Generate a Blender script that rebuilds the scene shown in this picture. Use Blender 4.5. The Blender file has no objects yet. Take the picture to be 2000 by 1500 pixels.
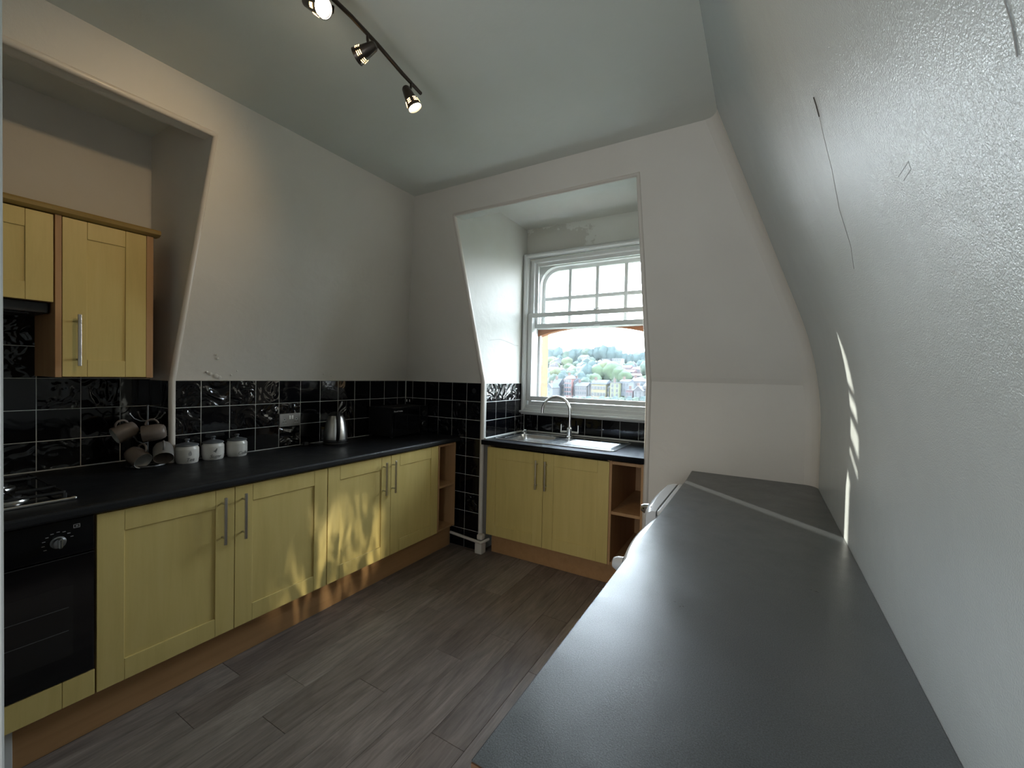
import bpy, bmesh, math, random
from mathutils import Vector, Matrix, noise
R_=math.radians
C=bpy.context.scene.collection
SC=bpy.context.scene
rnd=random.Random(7)

# ------------------------------------------------------------------ camera
def cam_axes(yaw,pitch,roll):
    cy,sy=math.cos(yaw),math.sin(yaw)
    f=Vector((-sy*math.cos(pitch),cy*math.cos(pitch),math.sin(pitch)))
    r=Vector((cy,sy,0)); u=r.cross(f)
    return r*math.cos(roll)+u*math.sin(roll), -r*math.sin(roll)+u*math.cos(roll), f
cr,cu,cf=cam_axes(R_(30.5687),R_(-1.1696),R_(1.2447))
cam=bpy.data.objects.new('camera',bpy.data.cameras.new('camera')); C.objects.link(cam)
cam.data.sensor_width=36; cam.data.lens=36*826.1/2000; cam.data.clip_start=.02; cam.data.clip_end=3000
m=Matrix((cr,cu,-cf)).transposed().to_4x4(); m.translation=(0,0,1.42); cam.matrix_world=m
SC.camera=cam
# ------------------------------------------------------------------ world, sun, big lights, exposure
SKY=13.0
w=bpy.data.worlds.new('sky'); SC.world=w; w.use_nodes=True
nt=w.node_tree; bg=nt.nodes['Background']
tc=nt.nodes.new('ShaderNodeTexCoord'); sx=nt.nodes.new('ShaderNodeSeparateXYZ'); cr_=nt.nodes.new('ShaderNodeValToRGB')
nt.links.new(tc.outputs['Generated'],sx.inputs[0]); nt.links.new(sx.outputs['Z'],cr_.inputs[0]); nt.links.new(cr_.outputs[0],bg.inputs[0])
cr_.color_ramp.elements[0].position=0.0; cr_.color_ramp.elements[0].color=(.88,.95,1,1)
cr_.color_ramp.elements[1].position=.8; cr_.color_ramp.elements[1].color=(.62,.80,1,1)
bg.inputs[1].default_value=SKY
sun=bpy.data.objects.new('sun',bpy.data.lights.new('sun','SUN')); C.objects.link(sun)
sun.data.energy=7; sun.data.angle=R_(.6); sun.data.color=(1,.93,.80)
sd=Vector((1,-.945,-.385)).normalized(); sun.rotation_euler=sd.to_track_quat('-Z','Y').to_euler()
def area(name,loc,d,sx_,sy_,e,col,portal=False):
    l=bpy.data.lights.new(name,'AREA'); l.shape='RECTANGLE'; l.size=sx_; l.size_y=sy_; l.energy=e; l.color=col
    if portal: l.cycles.is_portal=True
    o=bpy.data.objects.new(name,l); C.objects.link(o); o.location=loc
    o.rotation_euler=Vector(d).to_track_quat('-Z','Z').to_euler(); return o
area('window_portal',(-1.29,3.9,1.75),(0,-1,0),1.5,1.7,1,(1,1,1),True)
area('doorway_fill',(-.62,-.84,1.25),(0,1,0),.74,1.7,11,(.93,.97,1))  # unseen fill lamp, added in the doorway to lift the room
# added spot lamp standing in for sun bounced off the washing machine's door: a soft streaky patch on the left cabinets
lt=bpy.data.lights.new('bounce_standin_spot','SPOT'); lt.energy=62; lt.spot_size=R_(30); lt.spot_blend=.9; lt.shadow_soft_size=.01; lt.color=(1,.93,.70)
lt.use_nodes=True; nt=lt.node_tree; em=nt.nodes['Emission']; t_=nt.nodes.new('ShaderNodeTexCoord'); mp=nt.nodes.new('ShaderNodeMapping'); mp.inputs['Rotation'].default_value=(0,0,R_(38)); mp.inputs['Scale'].default_value=(22,5,4)
nz=nt.nodes.new('ShaderNodeTexNoise'); nz.inputs['Scale'].default_value=1.0; nz.inputs['Detail'].default_value=2.5; nz.inputs['Distortion'].default_value=.6
rp=nt.nodes.new('ShaderNodeValToRGB'); rp.color_ramp.elements[0].position=.44; rp.color_ramp.elements[0].color=(0,0,0,1); rp.color_ramp.elements[1].position=.80
nt.links.new(t_.outputs['Normal'],mp.inputs[0]); nt.links.new(mp.outputs[0],nz.inputs[0]); nt.links.new(nz.outputs[0],rp.inputs[0]); nt.links.new(rp.outputs[0],em.inputs['Strength'])
lo=bpy.data.objects.new('bounce_standin_spot',lt); C.objects.link(lo); lo.location=(-.62,2.18,.42); lo.rotation_euler=(Vector((-2.155,1.68,.31))-lo.location).to_track_quat('-Z','Y').to_euler()
SC.view_settings.view_transform='Standard'; SC.view_settings.look='None'
SC.view_settings.gamma=1; SC.view_settings.use_curve_mapping=False
SC.view_settings.exposure=1.0
cy=SC.cycles; cy.use_denoising=True; cy.max_bounces=10; cy.diffuse_bounces=6; cy.glossy_bounces=5; cy.transparent_max_bounces=16
cy.sample_clamp_indirect=6; cy.caustics_reflective=False; cy.caustics_refractive=False; cy.volume_bounces=0
try: cy.denoiser='OPENIMAGEDENOISE'
except Exception: pass

# ------------------------------------------------------------------ materials
def nd(nt,t,**k):
    n=nt.nodes.new(t)
    for a,b in k.items(): setattr(n,a,b)
    return n
def mat(name,col,rough=.5,metal=0,spec=.5,coat=0,emit=None,estr=0):
    m=bpy.data.materials.new(name); m.use_nodes=True; b=m.node_tree.nodes['Principled BSDF']
    b.inputs['Base Color'].default_value=(*col,1); b.inputs['Roughness'].default_value=rough
    b.inputs['Metallic'].default_value=metal; b.inputs['Specular IOR Level'].default_value=spec
    b.inputs['Coat Weight'].default_value=coat
    if emit: b.inputs['Emission Color'].default_value=(*emit,1); b.inputs['Emission Strength'].default_value=estr
    return m
def B(m): return m.node_tree.nodes['Principled BSDF']
def coords(nt,scale,rand=False,kind='Object'):
    t=nd(nt,'ShaderNodeTexCoord'); mp=nd(nt,'ShaderNodeMapping'); mp.inputs['Scale'].default_value=scale
    if kind=='World':
        g=nd(nt,'ShaderNodeNewGeometry'); nt.links.new(g.outputs['Position'],mp.inputs[0])
    else: nt.links.new(t.outputs[kind],mp.inputs[0])
    if rand:
        oi=nd(nt,'ShaderNodeObjectInfo'); mu=nd(nt,'ShaderNodeMath',operation='MULTIPLY'); mu.inputs[1].default_value=57
        nt.links.new(oi.outputs['Random'],mu.inputs[0])
        nt.links.new(mu.outputs[0],mp.inputs['Location'])
    return mp
def noise_tex(nt,mp,scale,detail=3,rough=.5,dist=0):
    n=nd(nt,'ShaderNodeTexNoise'); n.inputs['Scale'].default_value=scale; n.inputs['Detail'].default_value=detail
    n.inputs['Roughness'].default_value=rough; n.inputs['Distortion'].default_value=dist
    nt.links.new(mp.outputs[0],n.inputs[0]); return n
def ramp(nt,src,stops):
    r=nd(nt,'ShaderNodeValToRGB'); e=r.color_ramp.elements
    e[0].position,e[0].color=stops[0][0],(*stops[0][1],1); e[1].position,e[1].color=stops[-1][0],(*stops[-1][1],1)
    for p,c in stops[1:-1]: x=e.new(p); x.color=(*c,1)
    nt.links.new(src,r.inputs[0]); return r
def bump(m,src,strength,dist,prev=None):
    nt=m.node_tree; b=nd(nt,'ShaderNodeBump'); b.inputs['Strength'].default_value=strength; b.inputs['Distance'].default_value=dist
    nt.links.new(src,b.inputs['Height'])
    if prev: nt.links.new(prev.outputs[0],b.inputs['Normal'])
    nt.links.new(b.outputs[0],B(m).inputs['Normal']); return b
def mix_rgb(nt,fac,a,b_):
    x=nd(nt,'ShaderNodeMix',data_type='RGBA')
    if isinstance(fac,(int,float)): x.inputs[0].default_value=fac
    else: nt.links.new(fac,x.inputs[0])
    for i,v in ((6,a),(7,b_)):
        if isinstance(v,tuple): x.inputs[i].default_value=(*v,1)
        else: nt.links.new(v,x.inputs[i])
    return x.outputs[2]

def plaster(name,c1,c2,rough,bs,coat=0,fine=0):
    m=mat(name,c1,rough,coat=coat); nt=m.node_tree; mp=coords(nt,(1,1,1),kind='World')
    n=noise_tex(nt,mp,1.7,4,.6); r=ramp(nt,n.outputs[0],[(.35,c1),(.68,c2)]); nt.links.new(r.outputs[0],B(m).inputs['Base Color'])
    n2=noise_tex(nt,mp,5,5,.55,.3); b=bump(m,n2.outputs[0],bs,.02)
    if fine:
        n3=noise_tex(nt,mp,360,2,.5); b=bump(m,n3.outputs[0],fine,.0012,b)
    return m
M={}
M['wall']=plaster('wall_paint',(.69,.65,.59),(.73,.695,.635),.55,.25,0,.25)
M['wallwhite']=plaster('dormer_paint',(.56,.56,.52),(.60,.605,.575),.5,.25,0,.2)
M['ceil']=plaster('ceiling_paint',(.67,.69,.64),(.71,.73,.68),.6,.2,0,.2)
M['rwall']=plaster('right_wall_gloss_paint',(.455,.50,.505),(.495,.54,.545),.27,.16,.0,.8)
B(M['rwall']).inputs['Specular IOR Level'].default_value=.9
m=plaster('dormer_paint_stained',(.66,.655,.60),(.70,.70,.66),.5,.25,0,.2); nt=m.node_tree; old=B(m).inputs['Base Color'].links[0].from_socket
g=nd(nt,'ShaderNodeNewGeometry'); dv=nd(nt,'ShaderNodeVectorMath',operation='DISTANCE'); dv.inputs[1].default_value=(-1.66,3.45,2.60); mpx=nd(nt,'ShaderNodeMapping'); mpx.inputs['Scale'].default_value=(.45,1,1); mpx.inputs['Location'].default_value=(-.913,0,0)
nt.links.new(g.outputs['Position'],mpx.inputs[0]); nt.links.new(mpx.outputs[0],dv.inputs[0]); mpn=coords(nt,(1,1,1),kind='World'); nn=noise_tex(nt,mpn,14,5,.7)
ad=nd(nt,'ShaderNodeMath',operation='MULTIPLY_ADD'); ad.inputs[1].default_value=-.32; nt.links.new(nn.outputs[0],ad.inputs[0]); nt.links.new(dv.outputs['Value'],ad.inputs[2])
rs=ramp(nt,ad.outputs[0],[(0,(1,1,1)),(.001,(1,1,1)),(.02,(0,0,0))]); mm2=nd(nt,'ShaderNodeMath',operation='MULTIPLY'); mm2.inputs[1].default_value=.35; nt.links.new(rs.outputs[0],mm2.inputs[0])
nt.links.new(mix_rgb(nt,mm2.outputs[0],old,(.30,.26,.20)),B(m).inputs['Base Color']); M['wallstain']=m
M['trimwhite']=mat('trim_gloss_white',(.66,.61,.55),.3)
M['frame']=mat('window_white_gloss',(.60,.61,.60),.22)
M['grout']=mat('grout_white',(.55,.55,.51),.8)
M['seal']=mat('sealant_white',(.8,.79,.74),.5)
# black wavy tile
m=mat('black_tile',(.003,.003,.004),.045,spec=.36); nt=m.node_tree; mp=coords(nt,(1,1,1),True)
n=noise_tex(nt,mp,7.5,.9,.5,2.4); oi=nd(nt,'ShaderNodeObjectInfo')
mr=nd(nt,'ShaderNodeMapRange'); mr.inputs[1].default_value=.45; mr.inputs[2].default_value=1; mr.inputs[3].default_value=.015; mr.inputs[4].default_value=1.0
nt.links.new(oi.outputs['Random'],mr.inputs[0]); b=bump(m,n.outputs[0],1,.03); nt.links.new(mr.outputs[0],b.inputs['Strength']); M['tile']=m
def wood(name,c1,c2,c3,axis,rough=.38,scale=1,sp=.35):
    m=mat(name,c1,rough,spec=sp); nt=m.node_tree
    s={'z':(14,14,1.1),'y':(14,.9,14),'x':(.9,14,14)}[axis]
    mp=coords(nt,s,True,'Object'); n=noise_tex(nt,mp,1.6*scale,6,.65,.4)
    r=ramp(nt,n.outputs[0],[(.25,c1),(.5,c2),(.78,c3)])
    nt.links.new(r.outputs[0],B(m).inputs['Base Color'])
    mp2=coords(nt,tuple(a*7 for a in s),True,'Object'); n2=noise_tex(nt,mp2,2,2,.5); bump(m,n2.outputs[0],.06,.002)
    return m
M['maple']=wood('maple_door',(.54,.415,.145),(.60,.465,.17),(.64,.505,.20),'z')
M['maple_h']=wood('maple_rail',(.54,.415,.145),(.60,.465,.17),(.64,.505,.20),'y')
M['maple_x']=wood('maple_rail_x',(.54,.415,.145),(.60,.465,.17),(.64,.505,.20),'x')
M['carcass']=wood('maple_carcass',(.37,.205,.095),(.43,.245,.115),(.48,.285,.14),'z',.5)
M['plinth']=wood('plinth_board',(.33,.18,.075),(.38,.21,.095),(.42,.24,.11),'y',.42)
M['cornice']=wood('cornice_wood',(.30,.20,.07),(.36,.25,.09),(.42,.29,.11),'y',.25)
# floor vinyl plank
m=mat('vinyl_plank',(.1,.1,.1),.42,spec=.4); nt=m.node_tree
mp=coords(nt,(16,1.3,16),True,'Object'); n=noise_tex(nt,mp,2.1,7,.66,1.6)
r=ramp(nt,n.outputs[0],[(.22,(.085,.070,.061)),(.45,(.180,.155,.139)),(.62,(.235,.207,.188)),(.85,(.31,.28,.26))])
mp2=coords(nt,(3.2,.9,3.2),True,'Object'); n2=noise_tex(nt,mp2,2.4,4,.6,1.5)
r2=ramp(nt,n2.outputs[0],[(.3,(.72,.70,.69)),(.7,(1.2,1.18,1.15))])
mu=nd(nt,'ShaderNodeMix',data_type='RGBA',blend_type='MULTIPLY'); mu.inputs[0].default_value=1
nt.links.new(r.outputs[0],mu.inputs[6]); nt.links.new(r2.outputs[0],mu.inputs[7])
oi=nd(nt,'ShaderNodeObjectInfo'); r3=ramp(nt,oi.outputs['Random'],[(0,(.66,.60,.57)),(.5,(.9,.86,.84)),(1,(1.12,1.1,1.08))])
mu2=nd(nt,'ShaderNodeMix',data_type='RGBA',blend_type='MULTIPLY'); mu2.inputs[0].default_value=1
nt.links.new(mu.outputs[2],mu2.inputs[6]); nt.links.new(r3.outputs[0],mu2.inputs[7]); nt.links.new(mu2.outputs[2],B(m).inputs['Base Color'])
bump(m,n.outputs[0],.22,.002); M['plank']=m
def slate(name,c,rough,k):
    m=mat(name,c,rough,spec=.5); nt=m.node_tree; mp=coords(nt,(1,1,1),kind='World')
    n=noise_tex(nt,mp,420,2,.6); n1=noise_tex(nt,mp,9,6,.7)
    r=ramp(nt,n.outputs[0],[(.35,tuple(x*.6 for x in c)),(.75,tuple(x*1.9 for x in c))]); nt.links.new(r.outputs[0],B(m).inputs['Base Color'])
    r1=ramp(nt,n1.outputs[0],[(.3,(rough-.06,)*3),(.7,(rough+.07,)*3)]); nt.links.new(r1.outputs[0],B(m).inputs['Roughness'])
    bump(m,n.outputs[0],k,.0005); return m
M['wtop']=slate('black_laminate',(.009,.0095,.011),.42,.5); B(M['wtop']).inputs['Specular IOR Level'].default_value=.3
M['wtopR']=slate('slate_laminate',(.050,.057,.062),.33,.45); B(M['wtopR']).inputs['Specular IOR Level'].default_value=1.0
M['chip']=mat('raw_chipboard',(.10,.045,.018),.8)
M['steel']=mat('brushed_steel',(.60,.59,.57),.28,1)
M['chrome']=mat('chrome',(.78,.78,.78),.08,1)
m=mat('sink_steel',(.62,.62,.61),.24,1); nt=m.node_tree; mp=coords(nt,(6,160,160),kind='World'); n=noise_tex(nt,mp,2,2,.5); bump(m,n.outputs[0],.08,.001); M['sink']=m
M['knobsteel']=mat('knob_dark_steel',(.22,.23,.24),.3,1)
M['handle']=mat('satin_nickel',(.50,.48,.45),.3,1)
M['blackgloss']=mat('black_gloss',(.005,.005,.006),.06)
M['blackplastic']=mat('black_plastic',(.012,.012,.013),.35)
M['iron']=mat('black_iron',(.012,.012,.012),.5)
M['ovenglass']=mat('oven_window_glass',(.010,.010,.010),.12)
M['rackwire']=mat('oven_rack',(.10,.10,.10),.4,.8)
M['white']=mat('appliance_white',(.60,.61,.62),.22)
M['whiteshade']=mat('appliance_grey',(.45,.46,.47),.35)
M['ceramic']=mat('cream_ceramic',(.62,.60,.56),.18)
M['cerlid']=mat('grey_ceramic_lid',(.10,.11,.12),.3)
M['ink']=mat('print_grey',(.12,.115,.11),.6)
M['inklight']=mat('print_lightgrey',(.26,.25,.245),.6)
M['taupe']=mat('taupe_mug_glaze',(.155,.125,.105),.35)
M['mugin']=mat('mug_inside_white',(.50,.49,.46),.25)
M['muggrey']=mat('grey_mug_glaze',(.20,.19,.18),.35)
M['darkmetal']=mat('dark_bronze_metal',(.075,.062,.052),.32,.85)
M['rackmetal']=mat('dark_wire',(.13,.13,.13),.4,.8)
M['bulb']=mat('lit_bulb',(1,.9,.7),.3,emit=(1,.83,.55),estr=14)
M['bulbhot']=mat('lit_bulb_front',(1,.95,.85),.3,emit=(1,.93,.8),estr=26)
M['slit']=mat('lit_slit',(1,.8,.4),.3,emit=(1,.62,.22),estr=5)
M['socket']=mat('socket_steel',(.23,.22,.21),.42,.6)
M['rocker']=mat('socket_rocker_white',(.8,.79,.74),.35)
M['lettering']=mat('white_lettering',(.6,.6,.6),.5)
M['crack']=mat('dark_crack',(.05,.045,.04),.9)
M['crackfaint']=mat('faint_crack',(.25,.25,.24),.9)
M['ochre']=mat('ochre_painted_wood',(.13,.075,.028),.6,spec=.2)
M['terra']=mat('terracotta_painted_wood',(.33,.13,.06),.6,spec=.2)
M['oldwhite']=plaster('old_white_wood',(.62,.62,.60),(.70,.70,.68),.5,.3)
# glass: clear pane, mostly transparent with a mirror reflection
m=bpy.data.materials.new('window_glass'); m.use_nodes=True; nt=m.node_tree; nt.nodes.clear()
o=nd(nt,'ShaderNodeOutputMaterial'); mx=nd(nt,'ShaderNodeMixShader'); tr=nd(nt,'ShaderNodeBsdfTransparent'); gl=nd(nt,'ShaderNodeBsdfGlossy'); fr=nd(nt,'ShaderNodeFresnel')
tr.inputs[0].default_value=(.982,.986,.984,1); gl.inputs['Roughness'].default_value=.01; gb=nd(nt,'ShaderNodeNewGeometry'); mm_=nd(nt,'ShaderNodeMapRange'); mm_.inputs[3].default_value=1.45; mm_.inputs[4].default_value=1/1.45; nt.links.new(gb.outputs['Backfacing'],mm_.inputs[0]); nt.links.new(mm_.outputs[0],fr.inputs[0])
nt.links.new(fr.outputs[0],mx.inputs[0]); nt.links.new(tr.outputs[0],mx.inputs[1]); nt.links.new(gl.outputs[0],mx.inputs[2]); nt.links.new(mx.outputs[0],o.inputs[0]); M['glass']=m

# ------------------------------------------------------------------ mesh helpers
class MB:
    def __init__(s): s.bm=bmesh.new()
    def box(s,x0,x1,y0,y1,z0,z1,bev=0,seg=1):
        r=bmesh.ops.create_cube(s.bm,size=1)
        for v in r['verts']:
            v.co=Vector(((x0+x1)/2+v.co.x*(x1-x0),(y0+y1)/2+v.co.y*(y1-y0),(z0+z1)/2+v.co.z*(z1-z0)))
        if bev>0:
            es={e for v in r['verts'] for e in v.link_edges}
            bmesh.ops.bevel(s.bm,geom=list(es),offset=bev,segments=seg,affect='EDGES',profile=.5)
        return s
    def prism(s,poly,axis,a,b_):
        # poly in the two remaining axes order; axis 'x','y','z'
        def P(u,v,t): return {'x':(t,u,v),'y':(u,t,v),'z':(u,v,t)}[axis]
        A=[s.bm.verts.new(P(u,v,a)) for u,v in poly]; Bq=[s.bm.verts.new(P(u,v,b_)) for u,v in poly]
        s.bm.faces.new(A); s.bm.faces.new(Bq[::-1]); n=len(poly)
        for i in range(n): s.bm.faces.new((A[i],A[(i+1)%n],Bq[(i+1)%n],Bq[i]))
        bmesh.ops.recalc_face_normals(s.bm,faces=s.bm.faces[:]); return s
    def tube(s,pts,r,n=10,caps=True,radii=None):
        pts=[Vector(p) for p in pts]; rings=[]; prev=None
        for i,p in enumerate(pts):
            d=(pts[min(i+1,len(pts)-1)]-pts[max(i-1,0)]).normalized()
            if prev is None:
                a=Vector((0,0,1)) if abs(d.z)<.9 else Vector((1,0,0)); u=d.cross(a).normalized()
            else: u=(prev-d*prev.dot(d)).normalized()
            prev=u; v=d.cross(u); rr=radii[i] if radii else r
            rings.append([s.bm.verts.new(p+(u*math.cos(t)+v*math.sin(t))*rr) for t in [2*math.pi*k/n for k in range(n)]])
        for a,b_ in zip(rings,rings[1:]):
            for k in range(n): s.bm.faces.new((a[k],a[(k+1)%n],b_[(k+1)%n],b_[k]))
        if caps: s.bm.faces.new(rings[0][::-1]); s.bm.faces.new(rings[-1])
        return s
    def lathe(s,prof,o=(0,0,0),axis=(0,0,1),n=28,closed=False):
        o=Vector(o); d=Vector(axis).normalized(); a=Vector((0,0,1)) if abs(d.z)<.9 else Vector((1,0,0)); u=d.cross(a).normalized(); v=d.cross(u)
        rings=[]
        for r,h in prof:
            if r<1e-5: rings.append([s.bm.verts.new(o+d*h)])
            else: rings.append([s.bm.verts.new(o+d*h+(u*math.cos(t)+v*math.sin(t))*r) for t in [2*math.pi*k/n for k in range(n)]])
        for a,b_ in zip(rings,rings[1:]):
            if len(a)==1 and len(b_)==1: continue
            for k in range(n):
                if len(a)==1: s.bm.faces.new((a[0],b_[(k+1)%n],b_[k]))
                elif len(b_)==1: s.bm.faces.new((a[k],a[(k+1)%n],b_[0]))
                else: s.bm.faces.new((a[k],a[(k+1)%n],b_[(k+1)%n],b_[k]))
        bmesh.ops.recalc_face_normals(s.bm,faces=s.bm.faces[:]); return s
    def loft(s,loops,cap0=False,cap1=False):
        rings=[[s.bm.verts.new(p) for p in l] for l in loops]; n=len(rings[0])
        for a,b_ in zip(rings,rings[1:]):
            for k in range(n): s.bm.faces.new((a[k],a[(k+1)%n],b_[(k+1)%n],b_[k]))
        if cap0: s.bm.faces.new(rings[0][::-1])
        if cap1: s.bm.faces.new(rings[-1])
        bmesh.ops.recalc_face_normals(s.bm,faces=s.bm.faces[:]); return s
    def build(s,name,material,parent=None,smooth=False,center=False,kind=None,label=None):
        me=bpy.data.meshes.new(name); off=Vector((0,0,0))
        if center and len(s.bm.verts):
            lo=Vector([min(v.co[i] for v in s.bm.verts) for i in range(3)]); hi=Vector([max(v.co[i] for v in s.bm.verts) for i in range(3)])
            off=(lo+hi)/2
            for v in s.bm.verts: v.co-=off
        s.bm.to_mesh(me); s.bm.free()
        if smooth:
            me.polygons.foreach_set('use_smooth',[True]*len(me.polygons))
            try: me.set_sharp_from_angle(angle=R_(38))
            except Exception: pass
        o=bpy.data.objects.new(name,me)
        for mm in (material if isinstance(material,list) else [material]): me.materials.append(mm)
        C.objects.link(o); o.location=off; par(o,parent)
        if kind: o['kind']=kind
        if label: o['label']=label
        return o
def par(o,parent):
    if parent is not None:
        o.parent=parent; o.matrix_parent_inverse=mw(parent).inverted()
def mw(o):
    mm=o.matrix_basis
    if o.parent is not None: return mw(o.parent)@o.matrix_parent_inverse@mm
    return mm.copy()
def empty(name,loc,kind=None):
    o=bpy.data.objects.new(name,None); C.objects.link(o); o.location=loc; o.empty_display_size=.1
    if kind: o['kind']=kind
    return o
def tag(o,label,cat,group=None):
    o['label']=label; o['category']=cat
    if group: o['group']=group
    return o
def copy_tree(o,delta,parent=None,rot=None):
    c=o.copy(); C.objects.link(c)
    if parent is None: c.location=o.location+Vector(delta)
    else: c.parent=parent; c.matrix_parent_inverse=o.matrix_parent_inverse.copy()
    for ch in [x for x in bpy.data.objects if x.parent==o]: copy_tree(ch,delta,c)
    return c
def plate(name,loops,thick,material,frame,parent=None,bev=0,kind=None):
    """flat plate with holes: loops in 2D, frame=(origin,u,v) maps to 3D, thickness along u x v"""
    cu_=bpy.data.curves.new(name,'CURVE'); cu_.dimensions='2D'; cu_.fill_mode='BOTH'; cu_.extrude=thick/2; cu_.bevel_depth=bev; cu_.bevel_resolution=1
    for l in loops:
        sp=cu_.splines.new('POLY'); sp.points.add(len(l)-1); sp.use_cyclic_u=True
        for p,q in zip(sp.points,l): p.co=(q[0],q[1],0,1)
    t=bpy.data.objects.new('tmp',cu_); C.objects.link(t); dg=bpy.context.evaluated_depsgraph_get(); dg.update()
    me=bpy.data.meshes.new_from_object(t.evaluated_get(dg)); bpy.data.objects.remove(t); me.name=name
    o,u,v=[Vector(x) for x in frame]; wv=u.cross(v)
    me.transform(Matrix(((u.x,v.x,wv.x,o.x),(u.y,v.y,wv.y,o.y),(u.z,v.z,wv.z,o.z),(0,0,0,1))))
    me.materials.clear(); me.materials.append(material)
    ob=bpy.data.objects.new(name,me); C.objects.link(ob); par(ob,parent)
    if kind: ob['kind']=kind
    return ob
def rrect(x0,x1,y0,y1,r,n=5):
    out=[]
    for cx,cy_,a in ((x1-r,y1-r,0),(x0+r,y1-r,90),(x0+r,y0+r,180),(x1-r,y0+r,270)):
        for k in range(n+1):
            t=R_(a+90*k/n); out.append((cx+r*math.cos(t),cy_+r*math.sin(t)))
    return out
def text(name,s,size,material,frame,parent,shear=0,wrap=None,ext=.0004,align='CENTER'):
    cu_=bpy.data.curves.new(name,'FONT'); cu_.body=s; cu_.size=size; cu_.shear=shear; cu_.extrude=ext; cu_.align_x=align; cu_.align_y='CENTER'; cu_.resolution_u=3
    t=bpy.data.objects.new('tmp',cu_); C.objects.link(t); dg=bpy.context.evaluated_depsgraph_get(); dg.update()
    me=bpy.data.meshes.new_from_object(t.evaluated_get(dg)); bpy.data.objects.remove(t); me.name=name
    if wrap: wrap(me)
    else:
        o,u,v=[Vector(x) for x in frame]; wv=u.cross(v)
        me.transform(Matrix(((u.x,v.x,wv.x,o.x),(u.y,v.y,wv.y,o.y),(u.z,v.z,wv.z,o.z),(0,0,0,1))))
    me.materials.clear(); me.materials.append(material)
    ob=bpy.data.objects.new(name,me); C.objects.link(ob); par(ob,parent); return ob

# ------------------------------------------------------------------ setting: geometry constants
XL=-2.756; YF=2.79; ZC=2.72; ZK=1.353; K1=.379; K2=.341
XD0,XD1=-1.909,-.634; YW=3.45; ZDC=2.765; ZLA=2.545
XA=-3.0; YA=1.03; YB=-.75; XR=.27
def xl(z): return XL+K1*max(0,z-ZK)
def yf(z): return YF-K2*max(0,z-ZK)
TT=.008
# floor
fl=MB().box(-3.15,.6,-.85,3.65,-.12,-.006).build('floor',M['plank'],kind='structure')
PIT=.16; ends={-5:1.77,-4:1.156,-3:.963,-2:1.32,-1:1.673,0:1.93,1:1.27,2:1.78}
plank_meshes={}
for ci in range(-12,11):
    x0=-1.245+ci*PIT
    if x0<-3.2 or x0+PIT>.62: continue
    e=ends.get(ci,rnd.uniform(0,.98)); ys=e-3*.982
    while ys<3.6:
        a,b_=max(ys,-.82),min(ys+.982,3.6)
        if b_-a>.02:
            key=round(b_-a,3)
            if key not in plank_meshes:
                o=MB().box(-PIT/2+.0006,PIT/2-.0006,-(b_-a)/2+.0006,(b_-a)/2-.0006,-.006,0,.0008).build('floor_plank',M['plank']); plank_meshes[key]=o.data
            else:
                o=bpy.data.objects.new('floor_plank',plank_meshes[key]); C.objects.link(o)
            o.location=(x0+PIT/2,(a+b_)/2,0); par(o,fl)
        ys+=.982
# ceiling: main slab and dormer slab
mb=MB().box(-3.15,.6,-.85,2.40,ZC,ZC+.2); mb.build('ceiling',M['ceil'],kind='structure')
MB().box(XD0-.05,XD1+.05,2.39,3.7,ZDC,ZDC+.15).build('ceiling_dormer',M['wallwhite'],kind='structure')
# wall left (solid section + lintel above the alcove)
mb=MB()
mb.prism([(-3.15,0),(XL-TT,0),(XL-TT,ZK),(xl(ZC+.02),ZC+.02),(-3.15,ZC+.02)],'y',YA,2.95)
mb.prism([(xl(ZLA),ZLA),(xl(ZC+.02),ZC+.02),(xl(ZC+.02)-.09,ZC+.02),(xl(ZLA)-.09,ZLA)],'y',YB-.1,YA)
mb.box(-3.15,XA-TT,YB-.1,YA,0,ZC+.02)
wl=mb.build('wall_left',M['wall'],kind='structure')
# wall far: pier left of the dormer
mb=MB(); mb.prism([(YF+TT,0),(YF+TT,ZK),(yf(ZC),ZC),(yf(2.9),2.9),(3.65,2.9),(3.65,0)],'x',-3.15,XD0)
wf=mb.build('wall_far',M['wall'],kind='structure')
mb=MB()
prof=[(2.778,0),(2.778,1.40),(2.765,1.43),(yf(ZC),ZC),(yf(2.9),2.9),(3.65,2.9),(3.65,0)]
mb.prism(prof,'x',XD1,.6)
mb.build('wall_far_right',M['wall'],kind='structure')
MB().prism([(yf(ZLA),ZLA),(yf(2.9),2.9),(yf(2.9)+.08,2.9),(yf(ZLA)+.08,ZLA)],'x',XD0,XD1).build('wall_above_dormer',M['wall'],kind='structure')
# white paint skins inside dormer (cheeks and window wall)
def ch(x0,x1,name):
    return MB().prism([(YF+.012,0),(YF+.012,ZK),(yf(ZLA)+.02,ZLA),(yf(ZDC)+.085,ZDC),(3.45,ZDC),(3.45,0)],'x',x0,x1).build(name,M['wallwhite'],kind='structure')
_c=None
wcl=ch(XD0-.002,XD0+.001,'wall_dormer_left'); wcr=ch(XD1-.001,XD1+.002,'wall_dormer_right')
MB().tube([(XD0+.001,2.86,1.70),(XD0+.001,2.95,1.715),(XD0+.001,3.02,1.722),(XD0+.001,3.12,1.712),(XD0+.001,3.20,1.700),(XD0+.001,3.27,1.688),(XD0+.001,3.33,1.690)],.0011,5).build('crack',M['crackfaint'],wcl)
mb=MB().box(XD0,XD1,YW+TT,3.65,0,1.10).box(XD0,XD1,YW,3.65,2.50,2.9)
ww=mb.build('wall_window',M['wallstain'],kind='structure')
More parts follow.
